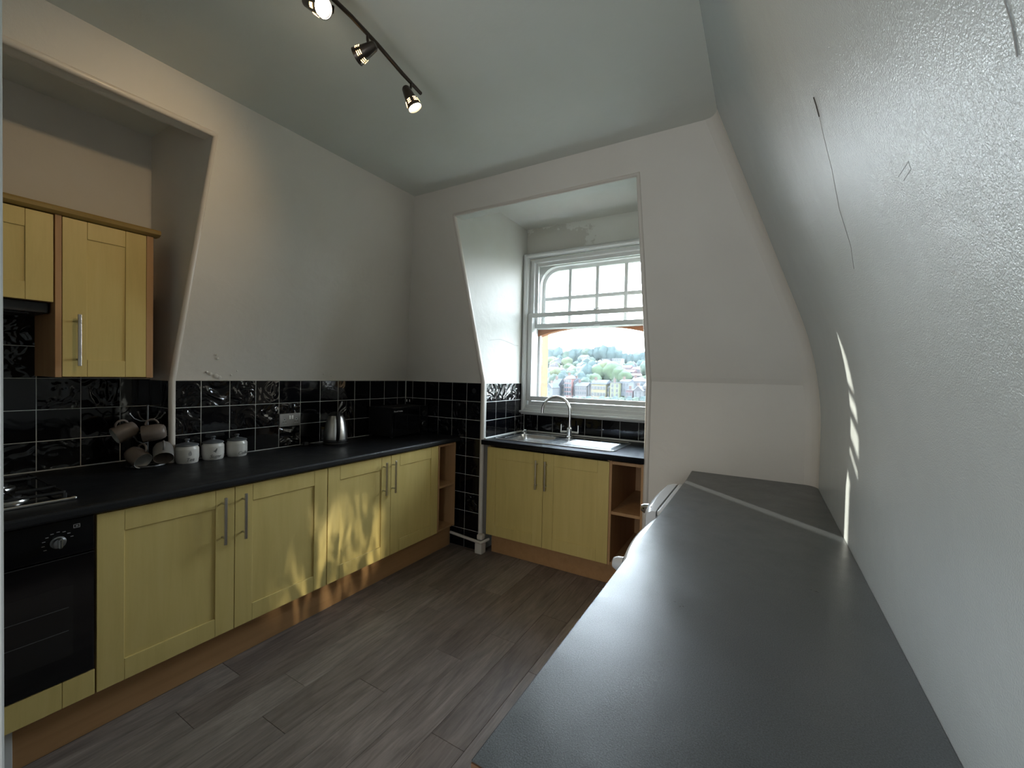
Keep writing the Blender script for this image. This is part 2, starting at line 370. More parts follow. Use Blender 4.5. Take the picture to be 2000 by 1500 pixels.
for (y,z,r) in ((1.22,1.39,.010),(1.25,1.378,.014),(1.27,1.37,.012),(1.20,1.40,.007),(1.33,1.385,.006),(1.36,1.41,.005),(1.24,1.48,.007),(1.23,1.50,.005),(1.95,1.40,.008),(2.02,1.385,.007)):
    c=Vector((xl(z)-.004 if z>ZK else XL-TT,y,z)); MB().lathe([(0,-.001),(r,0),(r*.7,.0025),(0,.0035)],c,(1,0,-.36),9).build('paint_blob',M['wall'],wl,smooth=True)
# soffit lining of lintel (white)
MB().box(XD0,XD1,yf(ZLA)+.004,yf(ZLA)+.085,ZLA-.006,ZLA+.004).build('trim_dormer_head',M['wallwhite'],kind='structure')
# wall right: curved surface
def xr(z):
    # smooth knee between vertical XR and lean
    z0,s,wd=1.47,.395,.30
    t=z-z0
    if t<-wd: return XR
    if t>wd: return XR-s*t
    return XR-s*(t+wd)**2/(4*wd)
bm=bmesh.new(); zs=[0,.5,.8]+[.85+.04*i for i in range(49)]; zs=[z for z in zs if z<=ZC+.02]+[ZC+.03]
dl=[-9,.5,.3,.2,.14,.11,.09,.07,.055,.04,.03,.02,.012,.006,0]
rows=[]
for z in zs:
    row=[]
    yfz=yf(z) if z>1.43 else 2.778
    for d in dl:
        y=YB-.1 if d==-9 else yfz-d
        rr=.075
        dx=0
        if d!=-9 and d<rr: dx=rr-math.sqrt(max(0,rr*rr-(rr-d)**2))
        row.append(bm.verts.new((xr(z)-dx*.8,y,z)))
    e=row[-1]; rows.append(row)
for a,b_ in zip(rows,rows[1:]):
    for k in range(len(a)-1): bm.faces.new((a[k],b_[k],b_[k+1],a[k+1]))
# outer skin
back=[[bm.verts.new((.62,y,z)) for y in (YB-.1,3.0)] for z in (0,ZC+.03)]
bm.faces.new((back[0][0],back[0][1],back[1][1],back[1][0]))
for f in bm.faces:
    if len(f.verts)==4 and all(v.co.x<.5 and v.co.y>((yf(v.co.z) if v.co.z>1.43 else 2.778)-.08) for v in f.verts): f.material_index=1
bmesh.ops.recalc_face_normals(bm,faces=bm.faces[:])
if rows[5][0].link_faces[0].normal.x>0: bmesh.ops.reverse_faces(bm,faces=bm.faces[:])
q=MB(); q.bm.free(); q.bm=bm; wr=q.build('wall_right',[M['rwall'],M['wall']],smooth=True,kind='structure')
def on_right(y,z,e=.0008): return Vector((xr(z)-e,y,z))
MB().tube([on_right(1.011,1.974),on_right(1.018,1.961),on_right(1.032,1.944)],.0011,6).build('crack',M['crack'],wr)
MB().tube([on_right(1.032,1.944,.0001),on_right(1.064,1.915,.0001),on_right(1.107,1.867,.0001),on_right(1.186,1.805,.0001),on_right(1.228,1.733,.0001),on_right(1.282,1.691,.0001)],.0005,6).build('crack',M['crackfaint'],wr)
MB().tube([on_right(.509,1.738),on_right(.515,1.719),on_right(.526,1.698)],.0006,6).build('crack',M['crackfaint'],wr)
MB().tube([on_right(.841,1.730,0),on_right(.790,1.730,0),on_right(.793,1.720,0),on_right(.830,1.719,0)],.0007,6).build('paint_chip',M['rwall'],wr)
# wall back with doorway and open door
mb=MB().box(-3.15,-1.0,YB-.1,YB,0,ZC+.02).box(-1.0,-.24,YB-.1,YB,2.1,ZC+.02).box(-.24,.6,YB-.1,YB,0,ZC+.02)
mb.build('wall_back',M['wall'],kind='structure')
mb=MB().box(-1.9,.7,-2.5,-2.4,-.1,2.6).box(-1.9,-1.8,-2.4,YB-.1,-.1,2.6).box(.6,.7,-2.4,YB-.1,-.1,2.6).box(-1.9,.7,-2.5,YB-.1,2.5,2.6)  # unseen box added behind the doorway to keep sky light out
mb.build('wall_sky_blocker',M['wall'],kind='structure'); MB().box(-1.9,.7,-2.4,YB-.1,-.12,-.002).build('floor_sky_blocker',M['plinth'],kind='structure')
DLY=.1625
d=empty('door_1',(-1.02,YB,0),'structure')
MB().box(-1.045,-1.005,YB+.005,DLY,.008,2.06,.003,2).build('door_leaf',M['frame'],d)
MB().tube([(-1.06,.09,1.0),(-1.10,.09,1.0),(-1.10,-.03,1.0)],.009,8).build('door_handle',M['handle'],d)
MB().box(-1.0,-.96,YB-.1,YB+.015,0,2.1).box(-.28,-.24,YB-.1,YB+.015,0,2.1).box(-1.0,-.24,YB-.1,YB+.015,2.06,2.1).build('door_frame',M['frame'],d)

# ------------------------------------------------------------------ tiles
tile_cache={}
def tile(parent,c,w_,h,normal):
    """tile centred at c (front face), in plane with given normal axis '+x','-y'"""
    key=(round(w_,3),round(h,3),normal)
    if key not in tile_cache:
        mb=MB()
        if normal in('+x','-x'):
            s=1 if normal=='+x' else -1
            mb.box(min(-TT*s,0),max(-TT*s,0),-w_/2,w_/2,-h/2,h/2,.0016,2)
        else: mb.box(-w_/2,w_/2,0,TT,-h/2,h/2,.0016,2)
        o=mb.build('tile',M['tile']); tile_cache[key]=o.data
    else: o=bpy.data.objects.new('tile',tile_cache[key]); C.objects.link(o)
    o.location=Vector(c)+Vector((rnd.uniform(-.0004,.0004),rnd.uniform(-.0004,.0004),0)); 
    o.rotation_euler=(0,rnd.uniform(-.0015,.0015),rnd.uniform(-.0015,.0015))
    par(o,parent); return o
G=.0028
def tile_field(parent,fixed,normal,u0,u1,cuts,zrows,skip=None):
    us=sorted({u0,u1}|{c for c in cuts if u0+.004<c<u1-.004})
    for a,b_ in zip(us,us[1:]):
        if b_-a<.012: continue
        for z0,z1 in zip(zrows,zrows[1:]):
            lo,hi=min(z0,z1),max(z0,z1)
            u,z=(a+b_)/2,(lo+hi)/2
            if skip and skip(u,z): continue
            c=(fixed,u,z) if 'x' in normal else (u,fixed,z)
            tile(parent,c,b_-a-G,hi-lo-G,normal)
ZT=[1.3515-.1503*i for i in range(10)]
# left wall field
cutsL=[1.026+.1513*i for i in range(13)]
tile_field(wl,XL,'+x',1.031,2.786,cutsL,[ZT[0],ZT[1],ZT[2],.905])
MB().box(XL-TT,XL-.0014,1.031,2.79,.86,ZT[0]+.001).build('grout',M['grout'],wl)
# alcove back and side
cutsA=[1.02-.1545*i+.03 for i in range(13)]
zA=[1.3565+.153*i for i in range(3,-4,-1)]; zA=[z for z in zA if z>.9]+[.905]
tile_field(wl,XA,'+x',YB,YA-.001,cutsA,zA)
MB().box(XA-TT,XA-.0014,YB,YA,.86,1.815).build('grout',M['grout'],wl)
tile_field(wl,YA,'-y',XA,XL,[-2.85],[ZT[0],ZT[1],ZT[2],.905])
for o in [x for x in wl.children if x.name.startswith('tile')][-6:]: o.location.y-=TT
MB().box(XA,XL-.001,YA-TT+.0014,YA,.86,ZT[0]).build('grout',M['grout'],wl)
# far pier
cutsP=[-1.926-.1495*i for i in range(7)]
tile_field(wf,YF,'-y',XL+.002,-1.926,cutsP,ZT)
MB().box(XL,-1.92,YF+.0014,YF+TT,0,ZT[0]+.001).build('grout',M['grout'],wf)
# dormer cheek left
tile_field(wcl,XD0+TT+.001,'+x',2.81,YW-.003,[2.82,2.965,3.125,3.285,3.40],[ZT[0]-.002,ZT[1],ZT[2],.91])
MB().box(XD0,XD0+TT-.0004,2.80,YW,.86,ZT[0]-.001).build('grout',M['grout'],wcl)
tile_field(wcr,XD1-TT-.001,'-x',2.81,YW-.003,[2.82,2.965,3.125,3.285,3.40],[ZT[0]-.002,ZT[1],ZT[2],.91])
MB().box(XD1-TT+.0004,XD1,2.80,YW,.86,ZT[0]-.001).build('grout',M['grout'],wcr)
# window wall row
tile_field(ww,YW,'-y',XD0+TT+.002,XD1-TT-.002,[-1.759+.1525*i for i in range(9)],[1.075,.912])
MB().box(XD0+TT,XD1-TT,YW+.0014,YW+TT,.86,1.09).build('grout',M['grout'],ww)

# trims: beads round the alcove and dormer, corner block, pipe
def bead(name,pts,r,kind='structure'):
    return MB().tube(pts,r,12).build(name,M['trimwhite'],smooth=True,kind=kind)
q=[(XL+.001,YA,.90),(XL+.001,YA,ZK),(xl(ZLA),YA,ZLA),(xl(ZLA),YB,ZLA)]
t1=bead('trim_1',[Vector(a)+Vector((-.004,.008,.006 if i>1 else 0)) for i,a in enumerate(q)],.0165)
q=[(XD0,YF,.10),(XD0,YF,ZK+.005),(XD0,yf(ZLA),ZLA),(XD1,yf(ZLA),ZLA),(XD1,yf(1.40),1.40),(XD1,2.775,1.38),(XD1,2.775,.0)]
bead('trim_2',[Vector(a)+Vector((-.010 if i<3 else .010,.008,.008 if i in(2,3) else 0)) for i,a in enumerate(q)],.0185)
# corner post bead block at pier foot
mb=MB().box(XD0-.020,XD0+.045,2.735,2.80,0,.098,.006,2).box(XD0-.012,XD0+.04,2.745,2.80,.105,.15,.012,3)
mb.build('trim_3',M['trimwhite'],kind='structure')
p=tag(MB().tube([(-2.20,2.768,.103),(-1.885,2.728,.100),(-1.868,2.724,.100),(-1.860,2.735,.101),(-1.845,2.81,.106)],.0115,12).build('pipe',M['trimwhite'],smooth=True),'thin white painted pipe low across the black tiled pier','pipe')
# sealant strips
MB().box(XD0+TT,XD0+TT+.014,2.80,YW-.002,.9045,.917,.003).build('trim_4',M['seal'],kind='structure')
MB().box(XD0+TT,XD1-TT,YW-.016,YW-.001,.9045,.917,.003).build('trim_5',M['seal'],kind='structure')
MB().box(XL+.0005,XL+.005,1.04,2.78,.9045,.9085).build('trim_6',M['grout'],kind='structure')
MB().box(XA+.0005,XA+.006,-.5,YA-.01,.9045,.9095).build('trim_7',M['grout'],kind='structure')
MB().box(XL,XL+.006,1.05,2.785,ZT[0],ZT[0]+.005,.001).build('trim_8',M['trimwhite'],kind='structure')
# ------------------------------------------------------------------ windows
wn=empty('window_1',(-1.27,3.42,1.1),'structure')
def ring(mb,x0,x1,z0,z1,wx,wz0,wz1,y0,y1,bev=.003):
    mb.box(x0,x0+wx,y0,y1,z0,z1,bev); mb.box(x1-wx,x1,y0,y1,z0,z1,bev)
    mb.box(x0+wx,x1-wx,y0,y1,z0,z0+wz0,bev); mb.box(x0+wx,x1-wx,y0,y1,z1-wz1,z1,bev); return mb
WX0,WX1=XD0+.004,XD1-.004
mb=ring(MB(),WX0,WX1,1.085,2.525,.042,.035,.036,3.385,3.45,.006); ring(mb,WX0+.010,WX1-.010,1.095,2.515,.022,.02,.02,3.375,3.39,.004)
mb.build('casing',M['frame'],wn)
mb=ring(MB(),WX0+.055,WX1-.055,1.13,2.478,.035,.06,.03,3.43,3.50,.003); mb.box(WX0+.045,WX1-.045,3.40,3.47,1.115,1.155,.005)
mb.build('window_frame',M['frame'],wn)
mb=MB().box(WX0-.0,WX1+.0,3.352,3.46,1.083,1.103,.007,2).box(WX0+.01,WX1-.01,3.372,3.45,1.068,1.084,.006,2).box(WX0+.02,WX1-.02,3.385,3.45,1.103,1.125,.005)
mb.build('window_sill',M['frame'],wn)
us=MB(); ring(us,-1.835,-.705,1.855,2.462,.045,.042,.042,3.465,3.490); us=us.build('upper_sash',M['frame'],wn)
MB().box(-1.79,-.75,3.476,3.479,1.895,2.425).build('pane',M['glass'],us)
ls=MB(); ring(ls,-1.862,-.68,1.195,1.988,.045,.040,.038,3.412,3.437); ls=ls.build('lower_sash',M['frame'],wn)
MB().box(-1.82,-.72,3.423,3.426,1.23,1.955).build('pane',M['glass'],ls)
MB().lathe([(0,0),(.018,0),(.018,.006),(.006,.012),(0,.012)],(-1.22,3.425,1.988)).box(-1.24,-1.19,3.415,3.43,1.995,2.003,.003).build('sash_catch',M['frame'],ls)
MB().box(-1.25,-1.19,3.448,3.464,1.862,1.874,.004).build('sash_lift',M['frame'],us)
# outer old window
wo=empty('window_2',(-1.27,3.62,1.1),'structure')
fr=((0,3.63,0),(1,0,0),(0,0,1))
OX0,OX1=-1.79,-.775
def rtop(x0,x1,z0,z1,r,n=8):
    out=[(x0,z0),(x1,z0)]
    for k in range(n+1): t=R_(90*k/n); out.append((x1-r+r*math.cos(t),z1-r+r*math.sin(t)))
    for k in range(n+1): t=R_(90+90*k/n); out.append((x0+r+r*math.cos(t),z1-r+r*math.sin(t)))
    return out
plate('outer_frame',[[(-1.93,1.86),(-.61,1.86),(-.61,2.56),(-1.93,2.56)],rtop(OX0-.03,OX1+.03,1.875,2.435,.17)],.075,M['oldwhite'],((0,3.605,0),(1,0,0),(0,0,1)),wo)
plate('outer_sash',[rtop(OX0-.032,OX1+.032,1.865,2.437,.17),rtop(OX0,OX1,1.893,2.405,.14)],.035,M['oldwhite'],((0,3.64,0),(1,0,0),(0,0,1)),wo)
bars=[-1.545,-1.285,-1.028]
for x in bars: MB().box(x-.016,x+.016,3.625,3.655,1.885,2.41,.004).build('glazing_bar',M['oldwhite'],wo)
MB().box(OX0-.01,OX1+.01,3.627,3.653,2.132,2.165,.004).build('glazing_bar',M['oldwhite'],wo)
xs=[OX0]+bars+[OX1]
for a,b_ in zip(xs,xs[1:]):
    for z0,z1 in ((1.895,2.14),(2.16,2.40)): MB().box(a+.012,b_-.012,3.640,3.642,z0,z1).build('pane',M['glass'],wo)
# arched transom + lower light jambs
arc=[]
for k in range(17):
    t=-1+2*k/16; arc.append((-1.34+t*.56,1.873-.072*t*t-.015*t**4))
plate('arched_transom',[arc+[(-.78,1.892),(-1.90,1.892)]],.09,M['terra'],((0,3.67,0),(1,0,0),(0,0,1)),wo)
MB().box(-1.92,-1.868,3.60,3.87,1.12,1.89,.004).build('jamb',M['ochre'],wo,label='ochre painted left jamb')
MB().box(-.76,-.64,3.60,3.78,1.12,1.89,.004).build('jamb',M['ochre'],wo)
MB().box(-1.925,-1.85,3.53,3.60,1.12,2.52,.004).box(-.70,-.62,3.53,3.60,1.12,2.52,.004).build('inner_lining',M['frame'],wo)
MB().box(-1.90,-.64,3.50,3.85,1.10,1.17,.006).build('outer_sill',M['oldwhite'],wo)
MB().box(-1.83,-.77,3.655,3.658,1.17,1.88).build('pane',M['glass'],wo)
MB().box(-1.87,-1.842,3.635,3.665,1.17,1.83,.003).box(-1.84,-.77,3.635,3.675,1.165,1.215,.003).build('lower_light_frame',M['frame'],wo)

# ------------------------------------------------------------------ cabinets
def shaker_x(mb_axis,x,y0,y1,z0,z1,st=.082,rt=.085,hname=None,parent=None,hy=None,hz=(.603,.823)):
    """door facing +x, front face at x"""
    t=.019; g=.0007
    mb=MB().box(x-t,x,y0,y0+st-g,z0,z1,.0012).box(x-t,x,y1-st+g,y1,z0,z1,.0012)
    mb.box(x-t,x,y0+st,y1-st,z1-rt,z1,.0012).box(x-t,x,y0+st,y1-st,z0,z0+rt,.0012)
    mb.box(x-t+.003,x-.0065,y0+st-.004,y1-st+.004,z0+rt-.004,z1-rt+.004)
    d=mb.build('door',M['maple'],parent,center=True)
    if hy is not None:
        h0,h1=hz
        mb=MB().box(x+.028,x+.036,hy-.006,hy+.006,h0,h1,.0015,2)
        for z in (h0+.03,h1-.03): mb.tube([(x-.001,hy,z),(x+.030,hy,z)],.0045,8)
        mb.build('handle',M['handle'],d,smooth=False)
    return d
XD=-2.155
# cabinet 1 & 2
def base_cab(y0,ym,y1,h1,h2,label):
    e=empty('base_cabinet',(XD-.3,(y0+y1)/2,.15))
    MB().box(XL+.02,XD-.021,y0+.002,y1-.002,.17,.862).build('carcass',M['carcass'],e)
    shaker_x('x',XD,y0+.0015,ym-.0015,.172,.858,parent=e,hy=h1)
    shaker_x('x',XD,ym+.0015,y1-.0015,.172,.858,parent=e,hy=h2)
    return tag(e,label,'cabinet','pale wood base cabinets along the left wall')
base_cab(.575,1.065,1.567,1.010,1.100,'double-door pale maple base cabinet directly beside the black oven')
base_cab(1.569,2.056,2.545,1.988,2.070,'double-door pale maple base cabinet between its twin and the open end shelves')
# open end shelf unit left
e=empty('open_shelf_unit',(XD-.3,2.65,.15))
s0,s1=2.547,2.762
MB().box(XL+.02,XD,s0,s0+.016,.172,.862,.001).build('side_panel',M['carcass'],e)
MB().box(XL+.02,XD,s1-.016,s1,.172,.862,.001).build('side_panel',M['carcass'],e)
MB().box(XL+.02,XL+.03,s0+.016,s1-.016,.172,.862).build('back_panel',M['carcass'],e)
for z in (.172,.515,.845): MB().box(XL+.03,XD-.003,s0+.016,s1-.016,z,z+.017,.001).build('shelf',M['carcass'],e)
tag(e,'narrow open-shelf maple unit ending the left run beside the tiled pier','shelf unit')
# plinth
tag(MB().box(-2.222,-2.205,.372,2.765,.001,.168,.001).build('plinth',M['plinth']),'long brown wooden plinth under the left base cabinets','plinth')
tag(MB().box(-2.26,-2.19,.350,.371,.001,.165,.001).build('plinth_end',M['frame']),'pale plinth end board beneath the oven at left edge','plinth')
# oven housing
e=empty('oven_housing',(XD-.3,.27,.17))
MB().box(XL+.02,XD-.021,-.03,.571,.17,.262).build('carcass',M['carcass'],e)
MB().box(XD-.019,XD,-.03,.483,.172,.268,.0012).box(XD-.019,XD,.4845,.571,.172,.268,.0012).build('drawer_front',M['maple'],e)
tag(e,'low pale maple panel drawer directly beneath the black oven','drawer')
ov=empty('oven',(XD-.3,.27,.27))
MB().box(XL+.02,XD-.02,-.025,.569,.272,.862).build('body',M['blackplastic'],ov)
dr=MB().box(XD-.019,XD+.003,-.025,.569,.272,.725,.003,2).build('door',M['blackgloss'],ov)
MB().box(XD+.003,XD+.0036,.03,.512,.36,.62).build('oven_window',M['ovenglass'],dr)
for z in (.455,.54): MB().tube([(XD+.0045,.04,z),(XD+.0045,.500,z)],.0013,6).build('rack_wire',M['rackwire'],dr)
cp=MB().box(XD-.019,XD+.003,-.025,.569,.73,.862,.003,2).build('control_panel',M['blackgloss'],ov)
MB().lathe([(0,0),(.021,0),(.021,.004),(.017,.006),(.016,.020),(.0,.022)],(XD+.003,.473,.787),(1,0,0),24).box(XD+.022,XD+.034,.468,.479,.770,.804,.003).build('knob',M['knobsteel'],cp)
for k in range(9):
    a=R_(-120+k*24); MB().box(XD+.003,XD+.0036,.473+.037*math.sin(a)-.004,.473+.037*math.sin(a)+.004,.787+.037*math.cos(a)-.0012,.787+.037*math.cos(a)+.0012).build('dial_mark',M['inklight'],cp)
mk=MB().box(XD+.003,XD+.0036,.512,.530,.826,.828).box(XD+.003,XD+.0036,.512,.530,.838,.840).box(XD+.003,XD+.0036,.512,.514,.826,.840).box(XD+.003,XD+.0036,.528,.530,.826,.840).box(XD+.003,XD+.0036,.518,.525,.831,.835).build('oven_symbol',M['inklight'],cp)
tag(ov,'black built-in electric oven with silver knob below the hob','oven')
# left worktop (L-shaped plan: deeper in the alcove)
def poly_top(name,poly,z0,z1,mt):
    mb=MB().prism(poly,'z',z0,z1)
    es=[e for e in mb.bm.edges if abs(e.verts[0].co.z-e.verts[1].co.z)<1e-5 and max(e.verts[0].co.x,e.verts[1].co.x)>-2.2 and abs(e.verts[0].co.x-e.verts[1].co.x)<1e-4]
    if es: bmesh.ops.bevel(mb.bm,geom=es,offset=.012,segments=4,affect='EDGES',profile=.5)
    return mb.build(name,mt)
wt=poly_top('worktop',[(XA+.001,-.6),(-2.128,-.6),(-2.128,2.784),(XL+.001,2.784),(XL+.001,YA+.012),(XA+.001,YA-.010)],.866,.905,M['wtop'])
tag(wt,'long black laminate worktop along the left wall over maple cabinets','worktop')
# hob
hb=empty('gas_hob',(-2.5,.26,.905))
MB().box(-2.80,-2.275,-.03,.547,.905,.911,.003,2).build('glass_base',M['blackgloss'],hb)
MB().box(-2.277,-2.266,-.03,.547,.9052,.916,.003,2).box(-2.285,-2.266,.536,.550,.9052,.9165,.004,2).build('front_trim',M['steel'],hb)
for (x,y,r) in ((-2.40,.40,.035),(-2.66,.40,.045),(-2.40,.12,.045),(-2.66,.12,.035)):
    b_=MB().lathe([(0,0),(r+.016,0),(r+.014,.006),(r,.010),(r,.014)],(x,y,.911)).build('burner',M['steel'],hb,smooth=True)
    MB().lathe([(r-.004,.0),(r-.004,.006),(r-.012,.009),(0,.010)],(x,y,.9235)).build('burner_cap',M['iron'],b_,smooth=True)
for (x0,x1,y0,y1) in ((-2.78,-2.29,.275,.52),(-2.78,-2.29,0,.245)):
    mb=MB()
    for y in (y0,y1): mb.box(x0,x1,y-.004,y+.004,.932,.941,.002)
    for x in (x0,x1): mb.box(x-.004,x+.004,y0,y1,.932,.941,.002)
    yc=(y0+y1)/2
    for xc in (-2.66,-2.40):
        for sx_,sy_ in ((1,0),(-1,0),(0,1),(0,-1)):
            ax=xc+sx_*.02; ay=yc+sy_*.02
            mb.box(min(ax,xc+sx_*.07)-.003,max(ax,xc+sx_*.07)+.003,min(ay,yc+sy_*.12)-.003,max(ay,yc+sy_*.12)+.003,.936,.944,.001)
    for x in (x0,x1):
        for y in (y0,y1): mb.box(x-.006,x+.006,y-.006,y+.006,.911,.934,.002)
    mb.build('pan_support',M['iron'],hb)
for y in (.09,.16,.23,.30): MB().lathe([(0,0),(.017,0),(.015,.018),(0,.019)],(-2.315,y-.02,.911)).build('control_knob',M['steel'],hb,smooth=True)
tag(hb,'black gas hob with steel front trim set into left worktop','hob')

# wall cabinets in the alcove
XC=-2.68
e=empty('wall_cabinet',(-2.85,.76,1.37))
MB().box(XA+.001,XC-.020,.581,.9005,1.368,2.082).build('carcass',M['carcass'],e)
MB().box(XA+.001,XC-.001,.9005,.928,1.368,2.082,.001).build('side_panel',M['carcass'],e)
MB().box(XC-.020,XC-.001,.580,.6005,1.368,2.082,.001).build('filler_strip',M['carcass'],e)
shaker_x('x',XC,.6025,.899,1.371,2.079,st=.081,rt=.078,parent=e,hy=.650,hz=(1.420,1.652))
tag(e,'tall single-door maple wall cabinet with vertical steel handle in alcove','cabinet')
e=empty('bridging_cabinet',(-2.85,.28,1.695))
MB().box(XA+.001,XC-.020,-.03,.579,1.699,2.078).build('carcass',M['carcass'],e)
shaker_x('x',XC,-.025,.575,1.697,2.077,st=.083,rt=.075,parent=e,hy=.03,hz=(1.75,1.95))
tag(e,'shorter maple wall cabinet bridging above the gas hob','cabinet')
mb=MB(); prof=[(XC-.01,2.083),(XC+.012,2.083),(XC+.030,2.092),(XC+.034,2.104),(XC+.026,2.114),(XC+.008,2.117),(XC-.03,2.117),(XC-.03,2.083)]
mb.prism(prof,'y',-.1,.948)
mb.box(XA+.001,XC-.03,-.1,.940,2.083,2.112,.003)
tag(mb.build('cornice',M['cornice'],smooth=True),'rounded maple cornice strip along top of the wall cabinets','cornice')
e=empty('extractor_hood',(-2.85,.27,1.66)); MB().box(XA+.001,XC-.06,-.02,.573,1.650,1.697,.003).build('body',M['blackplastic'],e); MB().box(XA+.05,XC-.10,.03,.52,1.645,1.650).build('filter',M['iron'],e)
tag(e,'dark slim extractor hood under the bridging wall cabinet','hood')

# ------------------------------------------------------------------ sink run
YS=2.782
def shaker_y(y,x0,x1,z0,z1,parent,hx,hz,st=.082,rt=.085):
    t=.019; g=.0007
    mb=MB().box(x0,x0+st-g,y,y+t,z0,z1,.0012).box(x1-st+g,x1,y,y+t,z0,z1,.0012)
    mb.box(x0+st,x1-st,y,y+t,z1-rt,z1,.0012).box(x0+st,x1-st,y,y+t,z0,z0+rt,.0012)
    mb.box(x0+st-.004,x1-st+.004,y+.0065,y+t-.003,z0+rt-.004,z1-rt+.004)
    d=mb.build('door',M['maple'],parent,center=True); h0,h1=hz
    mb=MB().box(hx-.006,hx+.006,y-.036,y-.028,h0,h1,.0015,2)
    for z in (h0+.03,h1-.03): mb.tube([(hx,y+.001,z),(hx,y-.030,z)],.0045,8)
    mb.build('handle',M['handle'],d); return d
e=empty('sink_cabinet',(-1.37,3.1,.15))
MB().box(-1.855,-.870,YS+.021,YW-.02,.155,.70).box(-1.855,-1.84,YS+.021,YW-.02,.70,.86).box(-.885,-.87,YS+.021,YW-.02,.70,.86).build('carcass',M['carcass'],e)
shaker_y(YS,-1.856,-1.363,.156,.852,e,-1.411,(.585,.80))
shaker_y(YS,-1.360,-.868,.156,.852,e,-1.335,(.585,.80))
tag(e,'maple double-door cabinet under the sink in the dormer','cabinet')
e=empty('open_shelf_unit',(-.75,3.1,.15))
a,b_=-.866,-.640
MB().box(a,a+.017,YS,YW-.02,.156,.860,.001).build('side_panel',M['carcass'],e)
MB().box(b_-.017,b_,YS,YW-.02,.156,.860,.001).build('side_panel',M['carcass'],e)
MB().box(a+.017,b_-.017,YW-.03,YW-.02,.156,.860).build('back_panel',M['carcass'],e)
for z in (.156,.500,.838): MB().box(a+.017,b_-.017,YS+.003,YW-.03,z,z+.020,.001).build('shelf',M['carcass'],e)
tag(e,'narrow open-shelf maple unit at right end of the sink cabinet','shelf unit')
tag(MB().box(-1.838,-.640,2.84,2.857,.001,.150,.001).build('plinth',M['plinth']),'brown wooden plinth under the sink cabinet in the dormer','plinth')
# sink worktop with cut-out
SX0,SX1,SY0,SY1=-1.865,-.865,2.862,3.335
wt=plate('worktop',[[(XD0+TT+.001,2.762),(XD1-.004,2.762),(XD1-.010,2.79),(XD1-.010,YW-.001),(XD0+TT+.001,YW-.001)],rrect(SX0+.02,SX1-.02,SY0+.02,SY1-.02,.03)],.034,M['wtop'],((0,0,.886),(1,0,0),(0,1,0)),bev=.002)
tag(wt,'short black laminate worktop around the steel sink under the window','worktop')
sk=empty('sink',(-1.37,3.1,.905))
BX0,BX1,BY0,BY1=-1.80,-1.43,2.90,3.255
dx0,dx1,dy0,dy1=-1.37,-.90,2.90,3.20
plate('rim',[rrect(SX0,SX1,SY0,SY1,.03),rrect(BX0,BX1,BY0,BY1,.06,6)],.0025,M['sink'],((0,0,.9085),(1,0,0),(0,1,0)),sk,bev=.0012)
loops=[]
for k,(z,ins) in enumerate(((.9095,0),(.90,.004),(.86,.008),(.80,.012),(.770,.022),(.758,.045),(.755,.09))):
    loops.append([(x,y,z) for x,y in rrect(BX0+ins,BX1-ins,BY0+ins,BY1-ins,max(.01,.06-ins*.3),6)])
MB().loft(loops,cap1=True).build('bowl',M['sink'],sk,smooth=True)
MB().lathe([(0,0),(.04,0),(.042,.002),(.035,.003),(.03,.0),(0,-.001)],(-1.61,3.08,.757)).build('plug_hole',M['chrome'],sk,smooth=True)
ring_=rrect(SX0+.008,SX1-.008,SY0+.008,SY1-.008,.025); MB().tube([(x,y,.9105) for x,y in ring_]+[(*ring_[0],.9105)],.004,8,False).build('raised_edge',M['sink'],sk,smooth=True)
ring_=rrect(dx0,dx1,dy0,dy1,.03); MB().tube([(x,y,.910) for x,y in ring_]+[(*ring_[0],.910)],.0035,8,False).build('drainer_edge',M['sink'],sk,smooth=True)
for k in range(11):
    y=dy0+.028+k*.0245; MB().tube([(dx0+.08,y,.9085),(dx0+.10,y,.9115),(dx1-.035,y,.9115),(dx1-.02,y,.9085)],.0042,8).build('drainer_ridge',M['sink'],sk,smooth=True)
MB().lathe([(0,0),(.020,0),(.020,.012),(.024,.014),(.024,.026),(.016,.034),(0,.036)],(-1.805,3.295,.910)).build('waste_control',M['chrome'],sk,smooth=True)
tag(sk,'stainless steel sink with left bowl and ridged right drainer','sink')
tp=empty('mixer_tap',(-1.385,3.285,.911)); tx,ty=-1.372,3.285
MB().lathe([(0,0),(.030,0),(.030,.008),(.024,.014),(.022,.05),(.024,.075),(.017,.085),(.016,.10),(0,.10)],(tx,ty,.911)).build('body',M['chrome'],tp,smooth=True)
pts=[(tx,ty,1.0),(tx,ty,1.10)]
for k in range(13):
    a=R_(180*k/12); pts.append((tx-.118*(1-math.cos(a)),ty-.02*(1-math.cos(a)),1.128+.118*math.sin(a)))
pts+=[(pts[-1][0],pts[-1][1],1.105)]
MB().tube(pts,.0125,14).build('spout',M['chrome'],tp,smooth=True)
for s in (-1,1):
    arm=MB().tube([(tx+s*.015,ty,.958),(tx+s*.080,ty,.955)],.009,10).build('arm',M['chrome'],tp,smooth=True)
    MB().tube([(tx+s*.076,ty,.955),(tx+s*.076,ty,1.018)],.006,10,radii=[.008,.006]).build('lever',M['chrome'],arm,smooth=True)
tag(tp,'chrome swan-neck mixer tap with two levers behind the sink','tap')

